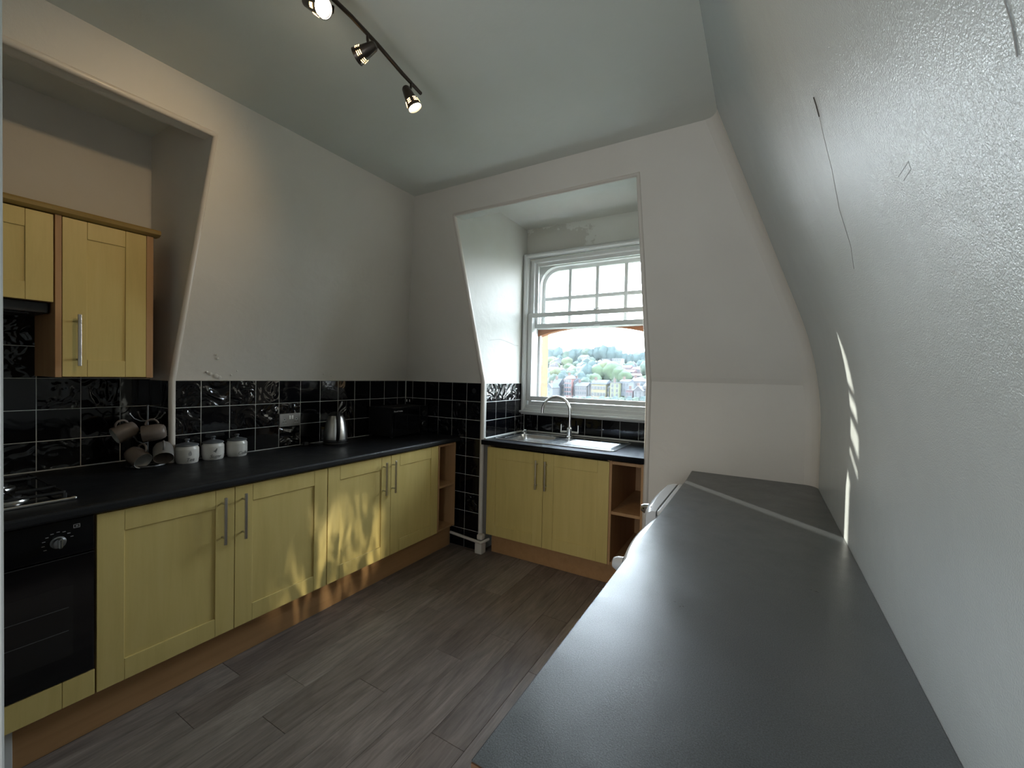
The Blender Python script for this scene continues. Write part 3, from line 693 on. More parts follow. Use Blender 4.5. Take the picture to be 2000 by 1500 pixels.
# ------------------------------------------------------------------ right worktop and machines
ZR=.862
bm=MB()
L=[(-.345,.493),(-.345,1.0),(-.345,2.50),(-.352,2.776),(.225,2.776)]+[(.247,2.770),(.262,2.752),(.269,2.72),(.269,.493)]
bm.prism([(x,y) for x,y in L],'z',ZR-.030,ZR)
wt=bm.build('worktop',M['wtopR']); tag(wt,'long dark slate-effect worktop along the right wall over the white machines','worktop')
MB().box(-.3445,.2685,.4905,.4935,ZR-.0295,ZR-.001).build('raw_end_edge',M['chip'],wt,label='brown unfinished chipboard end')
MB().box(-.3465,-.3445,.495,2.50,ZR-.029,ZR-.0006).build('edging_strip',M['blackplastic'],wt)
tag(MB().box(-.30,.26,.53,.548,.001,.831,.001).build('support_panel',M['chip']),'brown chipboard panel holding up near end of right worktop','panel')
def sideprof(xf,zt,rad,bulge):
    # fascia profile in x,z
    pts=[(xf+.30,zt)]
    for k in range(9):
        a=R_(90+90*k/8); pts.append((xf+rad+rad*math.cos(a)*1.0,zt-rad*1.5+rad*1.5*math.sin(a)))
    pts+=[(xf,zt-.16),(xf+.30,zt-.16)]
    return pts
def machine(name,y0,y1,xf,label,cat,knob_y,porthole,darkknob,bowd=.022,kz=.062,rad=.03):
    zt=.831; e=empty(name,(xf+.3,(y0+y1)/2,0))
    MB().box(xf+.035,.16,y0+.004,y1-.004,.03,zt-.030,.012,3).build('body',M['white'],e)
    MB().box(xf+.062,.17,y0,y1,zt-.028,zt,.009,3).build('top_panel',M['white'],e)
    # fascia with rounded upper edge, slightly bowed in plan
    loops=[]; n=11
    for i in range(n+1):
        t=i/n; y=y0+(y1-y0)*t; bow=bowd*(1-(2*t-1)**2)-.004
        edge=0 if 0<i<n else .012
        pr=[]
        for (x,z) in sideprof(xf,zt,rad,0):
            xx=x if x>xf+.29 else x-bow*(1 if x<xf+.05 else .6)
            xx=min(xx,xf+.058)+ (edge if x<xf+.03 else 0); pr.append((xx,y,z-(edge*.5 if z>zt-.01 else 0)))
        loops.append(pr)
    fa=MB().loft(loops,True,True).build('control_fascia',M['white'],e,smooth=True)
    MB().lathe([(0,0),(.025,0),(.023,.020),(.016,.034),(0,.035)],(xf-.004 if not porthole else xf-.010,knob_y,zt-kz),(-1,0,0)).build('knob',M['chrome' if darkknob else 'whiteshade'],fa,smooth=True)
    MB().box(xf-.018,xf+.01,y1-.20,y1-.05,zt-.115,zt-.055,.006,2).build('detergent_drawer',M['white'],fa)
    yc=(y0+y1)/2
    if porthole:
        MB().lathe([(.10,0),(.165,.0),(.175,.015),(.165,.034),(.13,.042),(.115,.03),(.10,.012)],(xf+.036,yc,.42),(-1,0,0),40).build('porthole_ring',M['white'],e,smooth=True)
        MB().lathe([(.112,.02),(.10,.045),(.06,.065),(0,.072)],(xf+.036,yc,.42),(-1,0,0),40).build('porthole_glass',M['blackgloss'],e,smooth=True)
    else: MB().box(xf+.012,xf+.036,y0+.05,y1-.05,.12,.62,.02,3).build('door',M['white'],e)
    for sx_ in (xf+.09,.10):
        for sy_ in (y0+.06,y1-.06): MB().lathe([(0,0),(.02,0),(.02,.03),(0,.03)],(sx_,sy_,.001),n=12).build('foot',M['blackplastic'],e)
    # side recess panel
    MB().box(xf+.062,xf+.30,y0-.0015,y0+.006,zt-.16,zt-.05,.002).build('side_panel',M['white'],e)
    return tag(e,label,cat)
machine('washing_machine',1.95,2.53,-.450,'white washing machine at far end under the right worktop, dark knob','washing machine',2.12,True,True,.014,.05)
machine('tumble_dryer',1.335,1.905,-.376,'white tumble dryer with pale grey knob nearer the camera than its twin','tumble dryer',1.40,False,False,.030,.034,.022)

# ------------------------------------------------------------------ counter items
# kettle
kx,ky=-2.605,1.955
k=empty('kettle',(kx,ky,.905))
MB().lathe([(0,0),(.082,0),(.084,.010),(.078,.018),(0,.019)],(kx,ky,.9055),n=36).build('power_base',M['blackplastic'],k,smooth=True)
MB().lathe([(.078,0),(.080,.02),(.078,.05),(.073,.09),(.066,.13),(.056,.165),(.048,.182),(.046,.185)],(kx,ky,.926),n=40).build('body',M['steel'],k,smooth=True)
MB().lathe([(.077,0),(.0815,.004),(.0815,.016),(.079,.020)],(kx,ky,.923),n=40).build('lower_band',M['blackplastic'],k,smooth=True)
MB().lathe([(.049,0),(.050,.008),(.040,.018),(.018,.024),(0,.025)],(kx,ky,1.108),n=36).build('lid',M['blackplastic'],k,smooth=True)
hd=Vector((.88,-.47,0)).normalized()
def kp(r,z): return Vector((kx,ky,z))+hd*r
MB().tube([kp(.035,1.120),kp(.070,1.128),kp(.098,1.105),kp(.110,1.06),kp(.108,1.0),kp(.095,.955),kp(.078,.940)],.012,12,radii=[.012,.014,.014,.0135,.013,.012,.011]).build('handle',M['blackplastic'],k,smooth=True)
sp=-hd
MB().loft([[Vector((kx,ky,z))+sp*r+Vector((-sp.y,sp.x,0))*s for (r,s) in ((.05,-.022),(.05+x,0),(.05,.022),(.03,0))] for z,x in ((1.05,.005),(1.08,.018),(1.105,.034))],True,True).build('spout',M['steel'],k)
tag(k,'brushed steel cordless kettle with black handle on left worktop','kettle')
c=MB().tube([(kx-.06,ky-.06,.909),(-2.70,1.85,.9085),(-2.735,1.83,.910),(-2.72,1.80,.913),(-2.69,1.79,.912)],.0035,8).build('power_lead',M['blackplastic'],k,smooth=True)
MB().box(-2.715,-2.68,1.765,1.80,.906,.930,.006,2).box(-2.705,-2.69,1.75,1.766,.912,.917).build('plug',M['blackplastic'],k)
# microwave
mw_=empty('microwave',(-2.61,2.575,.905))
mx0,mx1,my0,my1,mz0,mz1=-2.745,-2.478,2.368,2.782,.915,1.143
MB().box(mx0,mx1-.012,my0,my1,mz0,mz1,.004,2).build('case',M['blackplastic'],mw_)
fd=MB().box(mx1-.012,mx1,my0,my0+.30,mz0+.0,mz1,.003,2).build('door',M['blackgloss'],mw_)
MB().box(mx1,mx1+.0006,my0+.005,my0+.30,mz0+.003,mz0+.040).build('door_strip',M['ovenglass'],fd,label='dark grey strip along door foot')
cp=MB().box(mx1-.012,mx1,my0+.302,my1,mz0,mz1,.003,2).build('control_panel',M['blackgloss'],mw_)
MB().lathe([(0,0),(.022,0),(.020,.015),(0,.016)],(mx1,my0+.358,mz0+.075),(1,0,0),24).build('knob',M['blackplastic'],cp,smooth=True)
MB().lathe([(.0215,0),(.0225,.002),(.0215,.004)],(mx1+.001,my0+.358,mz0+.075),(1,0,0),24).build('knob_ring',M['chrome'],cp,smooth=True)
MB().lathe([(0,0),(.022,0),(.020,.015),(0,.016)],(mx1,my0+.358,mz0+.165),(1,0,0),24).build('knob',M['blackplastic'],cp,smooth=True)
text('lettering','Russell Hobbs',.0165,M['lettering'],((mx1+.0008,my0+.016,mz1-.028),(0,1,0),(0,0,1)),fd,align='LEFT')
for x in (mx0+.03,mx1-.04):
    for y in (my0+.03,my1-.03): MB().lathe([(0,0),(.012,0),(.012,.011),(0,.011)],(x,y,.9052),n=12).build('foot',M['blackplastic'],mw_)
tag(mw_,'black countertop microwave in the far left corner of the worktop','microwave')
# canisters
def duck(cx,cz,s,fn,flip=1,kind=0):
    P=[]
    if kind==0: # standing duck silhouette
        out=[(-.9,.05),(-.6,.1),(-.3,.3),(.0,.42),(.2,.6),(.22,.95),(.3,1.15),(.45,1.22),(.58,1.12),(.78,1.02),(.6,.95),(.55,.75),(.5,.45),(.42,.1),(.2,-.2),(.05,-.3),(.08,-.55),(.2,-.62),(-.12,-.6),(-.02,-.32),(-.25,-.34),(-.6,-.2)]
    else:
        out=[(-.55,.2),(-.5,.6),(-.25,.9),(-.05,1.25),(.1,1.4),(.28,1.25),(.4,1.1),(.28,.95),(.5,.6),(.62,.1),(.5,-.4),(.2,-.62),(-.2,-.62),(-.5,-.3)]
    return [(cx+flip*x*s,cz+z*s) for x,z in out]
def canister(cx,cy_,word,label,ang,motif):
    e=empty('storage_canister',(cx,cy_,.905)); r=.054
    MB().lathe([(0,0),(.048,0),(r*.95,.006),(r,.03),(r,.072),(r*.99,.080),(r*.90,.087),(r*.90,.092),(0,.092)],(cx,cy_,.9052),n=40).build('jar',M['ceramic'],e,smooth=True)
    MB().lathe([(0,.0),(r*.93,0),(r*.97,.002),(r*.92,.007),(r*.5,.014),(.010,.018),(.008,.025),(.013,.032),(.011,.037),(0,.038)],(cx,cy_,.998),n=40).build('lid',M['cerlid'],e,smooth=True)
    a0=math.atan2(-cy_,-cx)+ang
    def place(u,z,ext=.0007): 
        a=a0+u/r; return Vector((cx+(r+ext)*math.cos(a),cy_+(r+ext)*math.sin(a),z))
    def wrap(me):
        for v in me.vertices: v.co=place(v.co.x,.926+v.co.y,.0004+max(0,v.co.z)*1.0)
    text('lettering',word,.026,M['ink'],None,e,shear=.35,wrap=wrap)
    if motif is not None:
        out=duck(0,.955,.0135,None,1,motif); bm_=bmesh.new()
        vs=[bm_.verts.new(place(x,z)) for x,z in out]; f=bm_.faces.new(vs); bmesh.ops.triangulate(bm_,faces=[f])
        bmesh.ops.recalc_face_normals(bm_,faces=bm_.faces[:]); qq=MB(); qq.bm.free(); qq.bm=bm_; qq.build('motif',M['ink' if motif==0 else 'inklight'],e)
    return tag(e,label,'canister','storage canisters in a row on the left worktop')
canister(-2.700,1.087,'Tea','cream ceramic canister with grey lid lettered Tea beside the mugs',R_(14),1)
canister(-2.700,1.214,'Sugar','cream ceramic canister with dark duck motif lettered Sugar, middle of three',R_(13),0)
canister(-2.696,1.340,'Coffee','cream ceramic canister lettered Coffee, the one nearest the wall socket',R_(42),None)
# mug tree
bx,by=-2.765,.935
T=Vector((.948,-.318,0)); RT=Vector((.318,.948,0)); Z=Vector((0,0,1)); O=Vector((bx,by,.905))
mt=empty('mug_tree',(bx,by,.905))
ringp=[O+Vector((.080*math.cos(t),.080*math.sin(t),.007)) for t in [2*math.pi*i/28 for i in range(29)]]
MB().tube(ringp,.0065,8,False).tube([O+Vector((-.08,0,.006)),O+Vector((.08,0,.006))],.004,8).tube([O+Vector((0,-.08,.006)),O+Vector((0,.08,.006))],.004,8).build('base_ring',M['rackmetal'],mt,smooth=True)
MB().tube([O+Vector((0,0,.005)),O+Vector((0,0,.318))],.0045,10,radii=[.0045,.0045]).build('pole',M['rackmetal'],mt,smooth=True)
for (dv,zz) in ((-RT*.9+T*.3,.235),(RT*.9+T*.35,.235),(-RT*.5-T*.8,.235),(RT*.55-T*.6,.235),(-RT*.6+T*.6,.12),(RT*.6+T*.65,.13)):
    dv=dv.normalized(); P0=O+Z*zz
    MB().tube([P0,P0+dv*.03+Z*.002,P0+dv*.055+Z*.016,P0+dv*.072+Z*.040],.003,8).tube([P0+dv*.072+Z*.038,P0+dv*.074+Z*.046],.005,8).build('hook',M['rackmetal'],mt,smooth=True)
tag(mt,'dark wire mug tree with six hooks in the alcove corner','mug rack')
def mug(name,c,axis,up,mo,mi,label):
    """c centre, axis = direction the opening faces, up = side of the handle"""
    ax=Vector(axis).normalized(); upv=(Vector(up)-ax*Vector(up).dot(ax)).normalized(); c=Vector(c); r=.0425; h=.094
    o=c-ax*h/2; e=empty(name,o)
    MB().lathe([(0,0),(.026,0),(.033,.004),(.0405,.022),(r,.045),(r*.99,h-.004),(r*.96,h)],o,ax,36).build('body',mo,e,smooth=True)
    MB().lathe([(r*.965,h),(r*.92,h-.001),(r*.91,.045),(.034,.014),(0,.010)],o,ax,36).build('inside',mi,e,smooth=True)
    pts=[]
    for k in range(11):
        a=R_(-80+160*k/10); pts.append(o+ax*(.050+.026*math.sin(a))+upv*(r-.003+.030*math.cos(a)))
    MB().tube(pts,.0048,10).build('handle',mo,e,smooth=True)
    return tag(e,label,'mug','mugs hanging on the wire mug tree')
mug('mug',O+RT*-.085+T*.02+Z*.187,-RT*.75-Z*.35+T*.25,Z+RT*.7,M['taupe'],M['mugin'],'taupe mug hanging upper left on the mug tree')
mug('mug',O+RT*.026+T*.065+Z*.180,-RT*.85+T*-.1+Z*-.12,Z-RT*.15,M['taupe'],M['mugin'],'taupe mug lying sideways, upper right on the mug tree')
mug('mug',O+RT*-.040+T*.060+Z*.062,RT*.50+T*.70-Z*.42,Z+RT*.2,M['taupe'],M['mugin'],'taupe mug lower left showing its white inside')
mug('mug',O+RT*.062+T*.085+Z*.080,T*.72-Z*.55+RT*.02,Z,M['muggrey'],M['taupe'],'greyer mug lower right with dark inside, next to canisters')

# sockets
s=empty('wall_socket',(XL,1.702,1.085))
pl=MB().box(XL,XL+.008,1.630,1.776,1.043,1.129,.002,2).build('face_plate',M['socket'],s)
for y in (1.7005,1.7185): MB().box(XL+.008,XL+.012,y-.0065,y+.0065,1.090,1.116,.002).build('rocker_switch',M['rocker'],pl)
for y in (1.664,1.747):
    MB().lathe([(.0085,0),(.0085,.0006),(.0055,.0006),(.0055,0)],(XL+.008,y,1.090),(1,0,0),20).build('indicator_ring',M['lettering'],pl)
    MB().box(XL+.008,XL+.0084,y-.004,y+.004,1.087,1.095,.001).box(XL+.008,XL+.0084,y-.013,y-.006,1.072,1.076).box(XL+.008,XL+.0084,y+.006,y+.013,1.072,1.076).build('pin_hole',M['blackplastic'],pl)
    text('lettering','13A 250V',.0075,M['lettering'],((XL+.0086,y,1.065),(0,1,0),(0,0,1)),pl)
tag(s,'brushed metal double socket with white rockers in the black tiles','socket')
s=empty('wall_socket',(-2.70,YF,1.15))
pl=MB().box(-2.752,-2.615,YF-.006,YF,1.105,1.19,.002,2).build('face_plate',M['blackgloss'],s)
for x in (-2.735,-2.700): MB().box(x-.005,x+.005,YF-.010,YF-.006,1.164,1.186,.002).build('rocker_switch',M['rocker'],pl)
tag(s,'dark socket with two white rockers above the microwave','socket')
tag(MB().lathe([(0,0),(.020,0),(.019,.002),(0,.0022)],(-2.003,YF,1.288),(0,-1,0),24).box(-2.014,-1.992,YF-.003,YF-.002,1.286,1.290).build('wall_sticker',M['blackplastic']),'small dark round sticker on a tile of the pier','sticker')

# ------------------------------------------------------------------ ceiling spotlight bar
sl=empty('spotlight_bar',(-1.24,.88,ZC))
plate('mounting_plate',[rrect(-.075,.075,-.055,.055,.045,6)],.022,M['darkmetal'],((-1.235,.862,ZC-.0125),(0,1,0),(-1,0,0)),sl,bev=.002)
MB().tube([(-1.235,.862,ZC-.02),(-1.235,.862,2.637)],.012,12).build('stem',M['darkmetal'],sl,smooth=True)
bp=[(-1.330,.40,2.632),(-1.285,.55,2.630),(-1.248,.72,2.630),(-1.233,.86,2.630),(-1.240,.97,2.630),(-1.256,1.10,2.628),(-1.283,1.25,2.626),(-1.300,1.375,2.624)]
MB().tube(bp,.0075,10).build('bar',M['darkmetal'],sl,smooth=True)
def head(joint,back,front,hot,rfront=.030,rback=.016,watt=6):
    b0,f0=Vector(back),Vector(front); ax=(f0-b0).normalized(); Lh=(f0-b0).length
    MB().tube([joint,(Vector(joint)+Vector((0,0,-.02))),b0+ax*Lh*.35],.005,8).build('swivel_arm',M['darkmetal'],sl,smooth=True)
    hm=MB().lathe([(0,0),(rback*.7,0),(rback,.006),(rback+(rfront-rback)*.45,Lh*.5),(rfront,Lh),(rfront-.002,Lh),(rback+(rfront-rback)*.3,Lh*.5),(0,Lh*.45)],b0,ax,28).build('spot_head',M['darkmetal'],sl,smooth=True)
    MB().lathe([(rfront*.86,Lh-.006),(rfront*.6,Lh-.003),(0,Lh-.001)],b0,ax,24).build('bulb',M['bulbhot' if hot else 'bulb'],hm,smooth=True)
    a=Vector((0,0,1)) if abs(ax.z)<.9 else Vector((1,0,0)); u=ax.cross(a).normalized(); v=ax.cross(u)
    for j in range(6):
        t=2*math.pi*(j+.5)/6; dd=u*math.cos(t)+v*math.sin(t); tt=-u*math.sin(t)+v*math.cos(t)
        for i in range(3):
            h=Lh*(.66+.08*i); rr=rback+(rfront-rback)*(.45+.55*(h/Lh-.5)*2)+.0006
            p=b0+ax*h+dd*rr
            MB().tube([p-tt*rr*.26-dd*.0012,p,p+tt*rr*.26-dd*.0012],.0012,6).build('light_slit',M['slit'],hm)
    lt=bpy.data.lights.new('spot_lamp','SPOT'); lt.energy=watt*1.2; lt.spot_size=R_(78); lt.spot_blend=1; lt.color=(1,.70,.38); lt.shadow_soft_size=.02
    lo=bpy.data.objects.new('spot_lamp',lt); C.objects.link(lo); lo.location=f0+ax*.006; lo.rotation_euler=ax.to_track_quat('-Z','Y').to_euler()
head((-1.2580,0.9110,2.6280),(-1.2888,0.8350,2.6000),(-1.2015,0.8379,2.5450),True)
head((-1.2481,1.0460,2.6280),(-1.2045,1.0457,2.5720),(-1.2788,1.0260,2.5450),False)
head((-1.2869,1.3039,2.6260),(-1.2814,1.2644,2.5800),(-1.2481,1.2900,2.5000),False)
tag(sl,'dark metal ceiling spotlight bar with three lit cone heads','ceiling light')

# ------------------------------------------------------------------ outdoors (seen through the window)
def ter(x,y):
    # hillside height: valley floor then rise
    h=-11.5
    if y>215: h+= (y-215)*.145*(1 if y<420 else 1)
    s=x/max(y,1)
    prof=1.0-.10*math.sin((s+.48)*14)-(0.9*max(0,min(s,-.1)+.30))
    h2=-11.5+(h+11.5)*max(.55,prof)
    return h2+1.2*noise.noise(Vector((x*.02,y*.02,0)))
bm_=bmesh.new(); N=44; rowsv=[]
ysx=[8,60,120,180,215]+[215+i*11 for i in range(1,24)]
for y in ysx:
    rowsv.append([bm_.verts.new((-.95*y-60+(1.6*y+120)*i/N,y,ter(-.95*y-60+(1.6*y+120)*i/N,y) if y>=180 else -11.5)) for i in range(N+1)])
for a,b_ in zip(rowsv,rowsv[1:]):
    for k_ in range(N): bm_.faces.new((a[k_],a[k_+1],b_[k_+1],b_[k_]))
qq=MB(); qq.bm.free(); qq.bm=bm_
gm=mat('hillside_grass',(.045,.065,.03),.9); nt=gm.node_tree; mp=coords(nt,(1,1,1),kind='World'); n=noise_tex(nt,mp,.09,5,.6); r=ramp(nt,n.outputs[0],[(.35,(.018,.03,.018)),(.65,(.04,.05,.028))]); nt.links.new(r.outputs[0],B(gm).inputs['Base Color'])
qq.build('hillside',gm,smooth=True,kind='structure')
def S(px): return (px-1070)/192*.255-.484
def HZ(px): return 735+(px-1070)/192*8
def ZZ(px,py,D): return 1.42-(py-HZ(px))*.00134*D
hc={}
def colm(c,rough=.8):
    g=sum(c)/3; c=tuple(max(.002,(g+(x-g)*1.3)*.50) for x in c)
    if c not in hc: hc[c]=mat('house_paint_%d'%len(hc),c,rough)
    return hc[c]
WIN=colm((.02,.025,.03),.3); WFR=colm((.16,.16,.165))
winmesh=None
def house(px0,px1,ytop,ybase,D,wallc,roofc,roof='gable',wins=(2,3),roofpx=6,label='',dormers=0,chim=True):
    x0,x1=S(px0)*D,S(px1)*D; pc=(px0+px1)/2; z1=ZZ(pc,ytop,D); z0=ZZ(pc,ybase,D)-1.5; dep=9.0; rh=roofpx*.00134*D*1.0
    e=empty('house',((x0+x1)/2,D+dep/2,z0)); y0,y1=D,D+dep
    MB().box(x0,x1,y0,y1,z0,z1).build('walls',colm(wallc),e)
    o_=.35; xm=(x0+x1)/2
    mb=MB()
    if roof=='gable': mb.prism([(x0-o_,z1),(x1+o_,z1),(xm,z1+rh)],'y',y0-o_,y1+o_)
    elif roof=='side': mb.prism([(y0-o_,z1),(y1+o_,z1),((y0+y1)/2,z1+rh)],'x',x0-o_,x1+o_)
    elif roof=='hip':
        mb.loft([[(x0-o_,y0-o_,z1),(x1+o_,y0-o_,z1),(x1+o_,y1+o_,z1),(x0-o_,y1+o_,z1)],[(xm-1,y0+4,z1+rh),(xm+1,y0+4,z1+rh),(xm+1,y1-4,z1+rh),(xm-1,y1-4,z1+rh)]],True,True)
    else: mb.box(x0-.2,x1+.2,y0-.2,y1,z1,z1+.35)
    rf=mb.build('roof',colm(roofc),e)
    if roof=='gable':
        MB().tube([(x0-o_,y0-o_-.05,z1),(xm,y0-o_-.05,z1+rh),(x1+o_,y0-o_-.05,z1)],.16,4).build('bargeboard',WFR,rf)
    nr,ncl=wins; ww_=(x1-x0)/ncl; hh=(z1-z0-1.5)/nr
    for i in range(nr):
        for j in range(ncl):
            xc=x0+ww_*(j+.5); zc=z1-hh*(i+.55)
            f=MB().box(xc-.62,xc+.62,y0-.10,y0+.05,zc-.85,zc+.85).build('window',WFR,e)
            MB().box(xc-.48,xc+.48,y0-.13,y0-.10,zc-.7,zc+.7).build('pane',WIN,f)
    for j in range(dormers):
        xc=x0+(x1-x0)*(j+.5)/dormers
        d_=MB().box(xc-.8,xc+.8,y0+.6,y0+3.5,z1,z1+rh*.75).build('dormer',WFR,rf)
    if chim: MB().box(x0+.4,x0+1.4,y0+3.5,y0+4.6,z1,z1+rh+1.3).build('chimney',colm((.10,.06,.05)),rf)
    return tag(e,label,'house','houses across the valley')
W1,W2=(.125,.125,.125),(.11,.12,.13); SL,SL2=(.045,.05,.06),(.06,.055,.06)
house(1069,1080,758,772,188,W1,SL,'gable',(2,1),9,'white gabled house nearest the ochre window jamb, small and pale')
house(1080.5,1094,752,772,200,W2,SL,'side',(2,2),12,'pale blue-white house with a large slate roof beside the gabled one')
house(1097,1106,752,772,205,(.13,.12,.10),SL2,'side',(2,2),6,'cream terraced house left of the tall pink one')
house(1107,1121,741,773,200,(.17,.085,.075),SL2,'hip',(4,3),7,'tall salmon pink house with hipped roof in the valley')
house(1122,1128,746,772,203,W1,SL,'side',(3,1),6,'slim white house against the right side of the pink one')
house(1129,1152,755,772,200,(.14,.125,.12),SL,'side',(2,5),7,'long low white terrace right of the pink house')
house(1161,1189,752,776,197,(.16,.14,.085),SL,'side',(2,5),8,'cream yellow house with a row of attic dormers',5)
house(1190,1196,758,776,199,(.15,.14,.09),SL2,'side',(2,1),4,'narrow cream house between two yellow ones')
house(1197,1214,751,776,197,(.15,.155,.09),SL2,'flat',(3,2),4,'pale lime rendered house right of the dormered one')
house(1215,1231,748,768,200,W2,SL,'side',(2,3),4,'white house with tall windows right of the lime one')
house(1226,1238,764,776,188,(.115,.06,.065),SL2,'flat',(1,2),3,'low brick-red garage block in front of white houses')
house(1240,1255,765,778,186,W1,SL2,'gable',(2,2),9,'white house with pointed gable beside the red garage')
house(1257,1270,757,779,190,(.15,.13,.12),SL,'side',(2,2),6,'pale pinkish house at right end of the row')
house(1236,1262,748,758,225,W2,(.09,.06,.07),'side',(1,5),7,'white upper-street house with reddish roof above the gabled one')
house(1172,1214,712,717,300,W1,(.13,.13,.13),'flat',(1,8),3,'long white flat-roofed building high on the hill',chim=False)
house(1180,1195,707,711,315,W1,(.12,.12,.12),'flat',(1,4),2,'small white block above the long white hill building',chim=False)
house(1199,1216,707,711,318,W1,(.12,.12,.12),'flat',(1,4),2,'second small white block above the long hill building',chim=False)
for i,(a,b_,t_,bs,D,c_,rc) in enumerate([(1212,1232,723,727,285,(.10,.07,.07),(.11,.055,.06)),(1218,1238,731,735,262,(.11,.08,.08),(.11,.05,.055)),(1236,1258,727,731,270,(.12,.09,.09),(.105,.05,.055)),
    (1228,1252,738,742,248,(.12,.1,.1),(.10,.05,.055)),(1071,1082,721,725,275,W1,SL),(1083,1098,723,727,272,(.15,.13,.12),(.14,.12,.12)),(1130,1146,722,725,275,W1,SL),(1131,1139,716,719,290,W2,SL),(1139,1150,701,703,345,W1,(.13,.13,.13)),(1084,1089,704,706,330,W1,SL2)]):
    house(a,b_,t_,bs,D,c_,rc,'side',(1,max(2,int((b_-a)/6))),4,['small red-roofed house on the hill, highest of the red cluster','red-roofed hill house below and left of its neighbours','wide red-roofed hill house at right of the cluster','lowest red-roofed house of the hill cluster','white cottage on the slope near the left jamb','pale pinkish cottage on the slope right of the white one','white cottage on the slope above the valley poles','tiny white cottage higher up above the valley poles','small white building near the hilltop trees','tiny white house high on the left slope'][i],chim=False)
# trees
def blob(seed,sx_,sz):
    b=bmesh.new(); bmesh.ops.create_icosphere(b,subdivisions=3,radius=1)
    for v in b.verts:
        d=1+.30*noise.noise(v.co*1.7+Vector((seed,0,0)))+.16*noise.noise(v.co*4.5+Vector((seed,3,0)))
        v.co=Vector((v.co.x*d*sx_,v.co.y*d*sx_,v.co.z*d*sz))
    bmesh.ops.create_cone(b,segments=6,radius1=.12,radius2=.08,depth=1.2,cap_ends=True,matrix=Matrix.Translation((0,0,-1.2)))
    return b
tm=[]
for i,(c_) in enumerate([(.015,.026,.015),(.024,.038,.015),(.013,.024,.022),(.034,.041,.014),(.026,.019,.019)]):
    t_=mat('tree_foliage_%d'%i,c_,.9); nt=t_.node_tree; mp=coords(nt,(1,1,1),True); n=noise_tex(nt,mp,3.5,4,.7); r=ramp(nt,n.outputs[0],[(.35,tuple(x*.55 for x in c_)),(.68,tuple(x*1.5 for x in c_))]); nt.links.new(r.outputs[0],B(t_).inputs['Base Color'])
    q_=MB(); q_.bm.free(); q_.bm=blob(i*7.3,1,1.05 if i!=2 else 1.35); me=bpy.data.meshes.new('tree'); q_.bm.to_mesh(me); q_.bm.free(); me.materials.append(t_)
    me.polygons.foreach_set('use_smooth',[True]*len(me.polygons)); tm.append(me)
def tree(px,py,D,rad,k_,label='hazy green tree among many on the far hillside',grp='hillside trees'):
    o=bpy.data.objects.new('tree',tm[k_%5]); C.objects.link(o); o.location=(S(px)*D,D,ZZ(px,py,D)); o.scale=(rad,rad,rad); o.rotation_euler=(0,0,rnd.uniform(0,6))
    return tag(o,label,'tree',grp)
r2=random.Random(5)
sky=[(1070,693),(1080,694),(1092,692),(1100,697),(1112,698),(1125,697),(1138,695),(1150,693),(1160,694),(1172,693),(1185,694),(1198,697),(1210,702),(1222,706),(1235,708),(1246,711),(1256,707),(1266,703)]
for px,py in sky: tree(px,py+3,380,4.2+r2.random()*2.2,[2,0,2][int(r2.random()*3)])
for i in range(110):
    px=1066+r2.random()*204; base=sky[min(17,int((px-1066)/11.4))][1]; t=r2.random(); py=base+10+t*(48-(base-692)); D=370-t*140
    if 1170<px<1218 and 704<py<720: py+=12
    tree(px,py,D,(2.4+r2.random()*2.4)*(D/300)**.5,int(r2.random()*4.6))
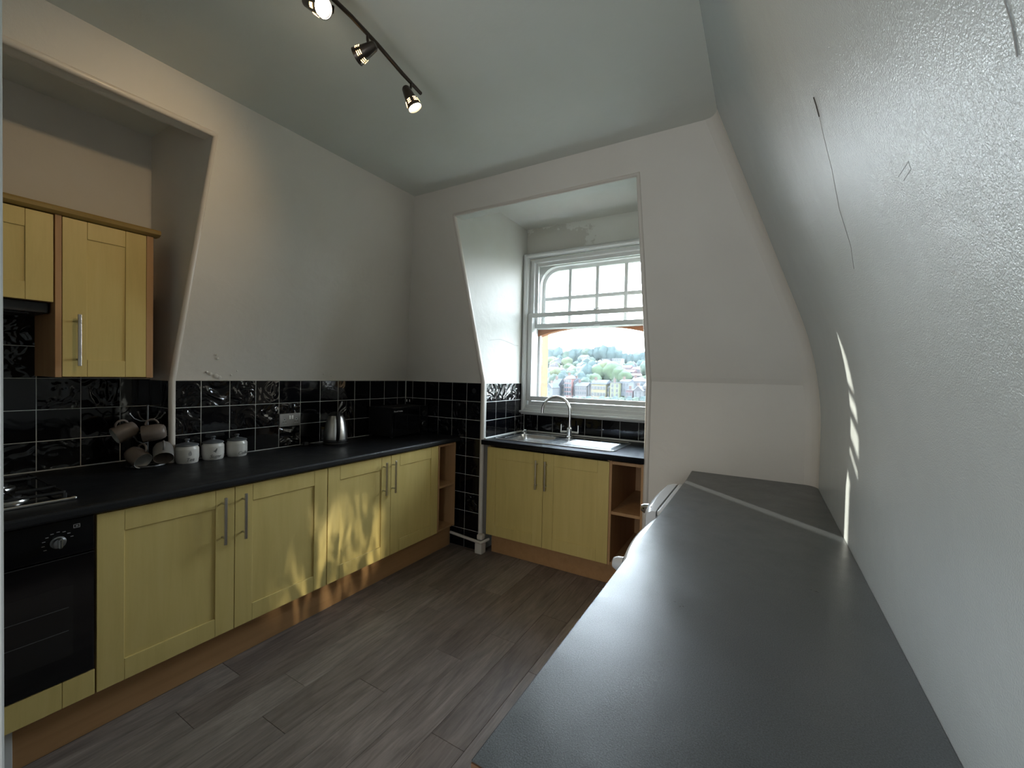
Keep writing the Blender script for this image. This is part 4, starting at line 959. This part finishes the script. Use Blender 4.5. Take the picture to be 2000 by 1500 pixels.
for px,py,D,rd,k_ in [(1088,730,240,4.6,3),(1150,733,232,5.6,2),(1160,734,236,5,0),(1175,731,235,6.2,1),(1188,727,238,7.0,3),(1200,732,236,7.6,1),(1212,738,234,6.4,1),(1223,741,232,5,1),(1157,745,226,4.6,0),(1140,744,222,4.6,2),(1150,750,216,4.2,0),(1262,727,236,5.5,0),(1168,744,224,4.4,1),(1100,743,224,4,2),(1084,742,225,4,0)]:
    tree(px,py,D,rd*.75,k_)
for px in (1156,1164,1204): 
    D=185; x=S(px)*D; tag(MB().tube([(x,D,ZZ(px,776,D)-2),(x,D,ZZ(px,738 if px>1200 else 742,D))],.09,6).build('lamp_post',colm((.12,.12,.125))),{1156:'thin pole in the valley gap, left one of the pair',1164:'thin pole in the valley gap, right one of the pair',1204:'thin tall pole before the pale lime house'}[px],'pole')
for i in range(16):
    px=1068+i*12.6; D=182
    o=bpy.data.objects.new('bush',tm[(i*2)%4]); C.objects.link(o); o.location=(S(px)*D,D,ZZ(px,781,D)); o.scale=(1.7,1.5,1.3); tag(o,'low pale bush in the line along the foot of the houses','bush','bushes below the houses')
for i in range(70):
    px=(1275+r2.random()*330) if i<48 else (1060-r2.random()*170); t=r2.random(); D=250+t*125
    x=S(px)*D; rad=3.4+r2.random()*2.4
    o=bpy.data.objects.new('tree',tm[int(r2.random()*4.6)]); C.objects.link(o); o.location=(x,D,ter(x,D)+rad); o.scale=(rad,rad,rad); tag(o,'hazy green tree on the far hillside, out beyond the window edge','tree','outlying hillside trees')
for i in range(7):
    a=1278+i*24; cc=[(.14,.125,.12),(.16,.14,.085),(.125,.125,.125),(.15,.08,.07),(.11,.12,.13)][i%5]
    house(a,a+18,753+(i%3)*2,776,198,cc,SL,'side',(2,3),6,['white','cream','pale','salmon','blue-grey','sixth pale','seventh cream'][i]+' terraced house past the right end of the visible row')
# thin haze over the valley
vm=bpy.data.materials.new('valley_haze'); vm.use_nodes=True; nt=vm.node_tree; nt.nodes.clear(); o_=nd(nt,'ShaderNodeOutputMaterial'); vs=nd(nt,'ShaderNodeVolumeScatter')
vs.inputs['Color'].default_value=(.80,.92,1,1); vs.inputs['Density'].default_value=.00006; nt.links.new(vs.outputs[0],o_.inputs['Volume'])
hz=MB().box(-420,60,20,520,-30,60).build('haze',vm); tag(hz,'thin pale haze over the valley beyond the window','haze'); hz['kind']='stuff'
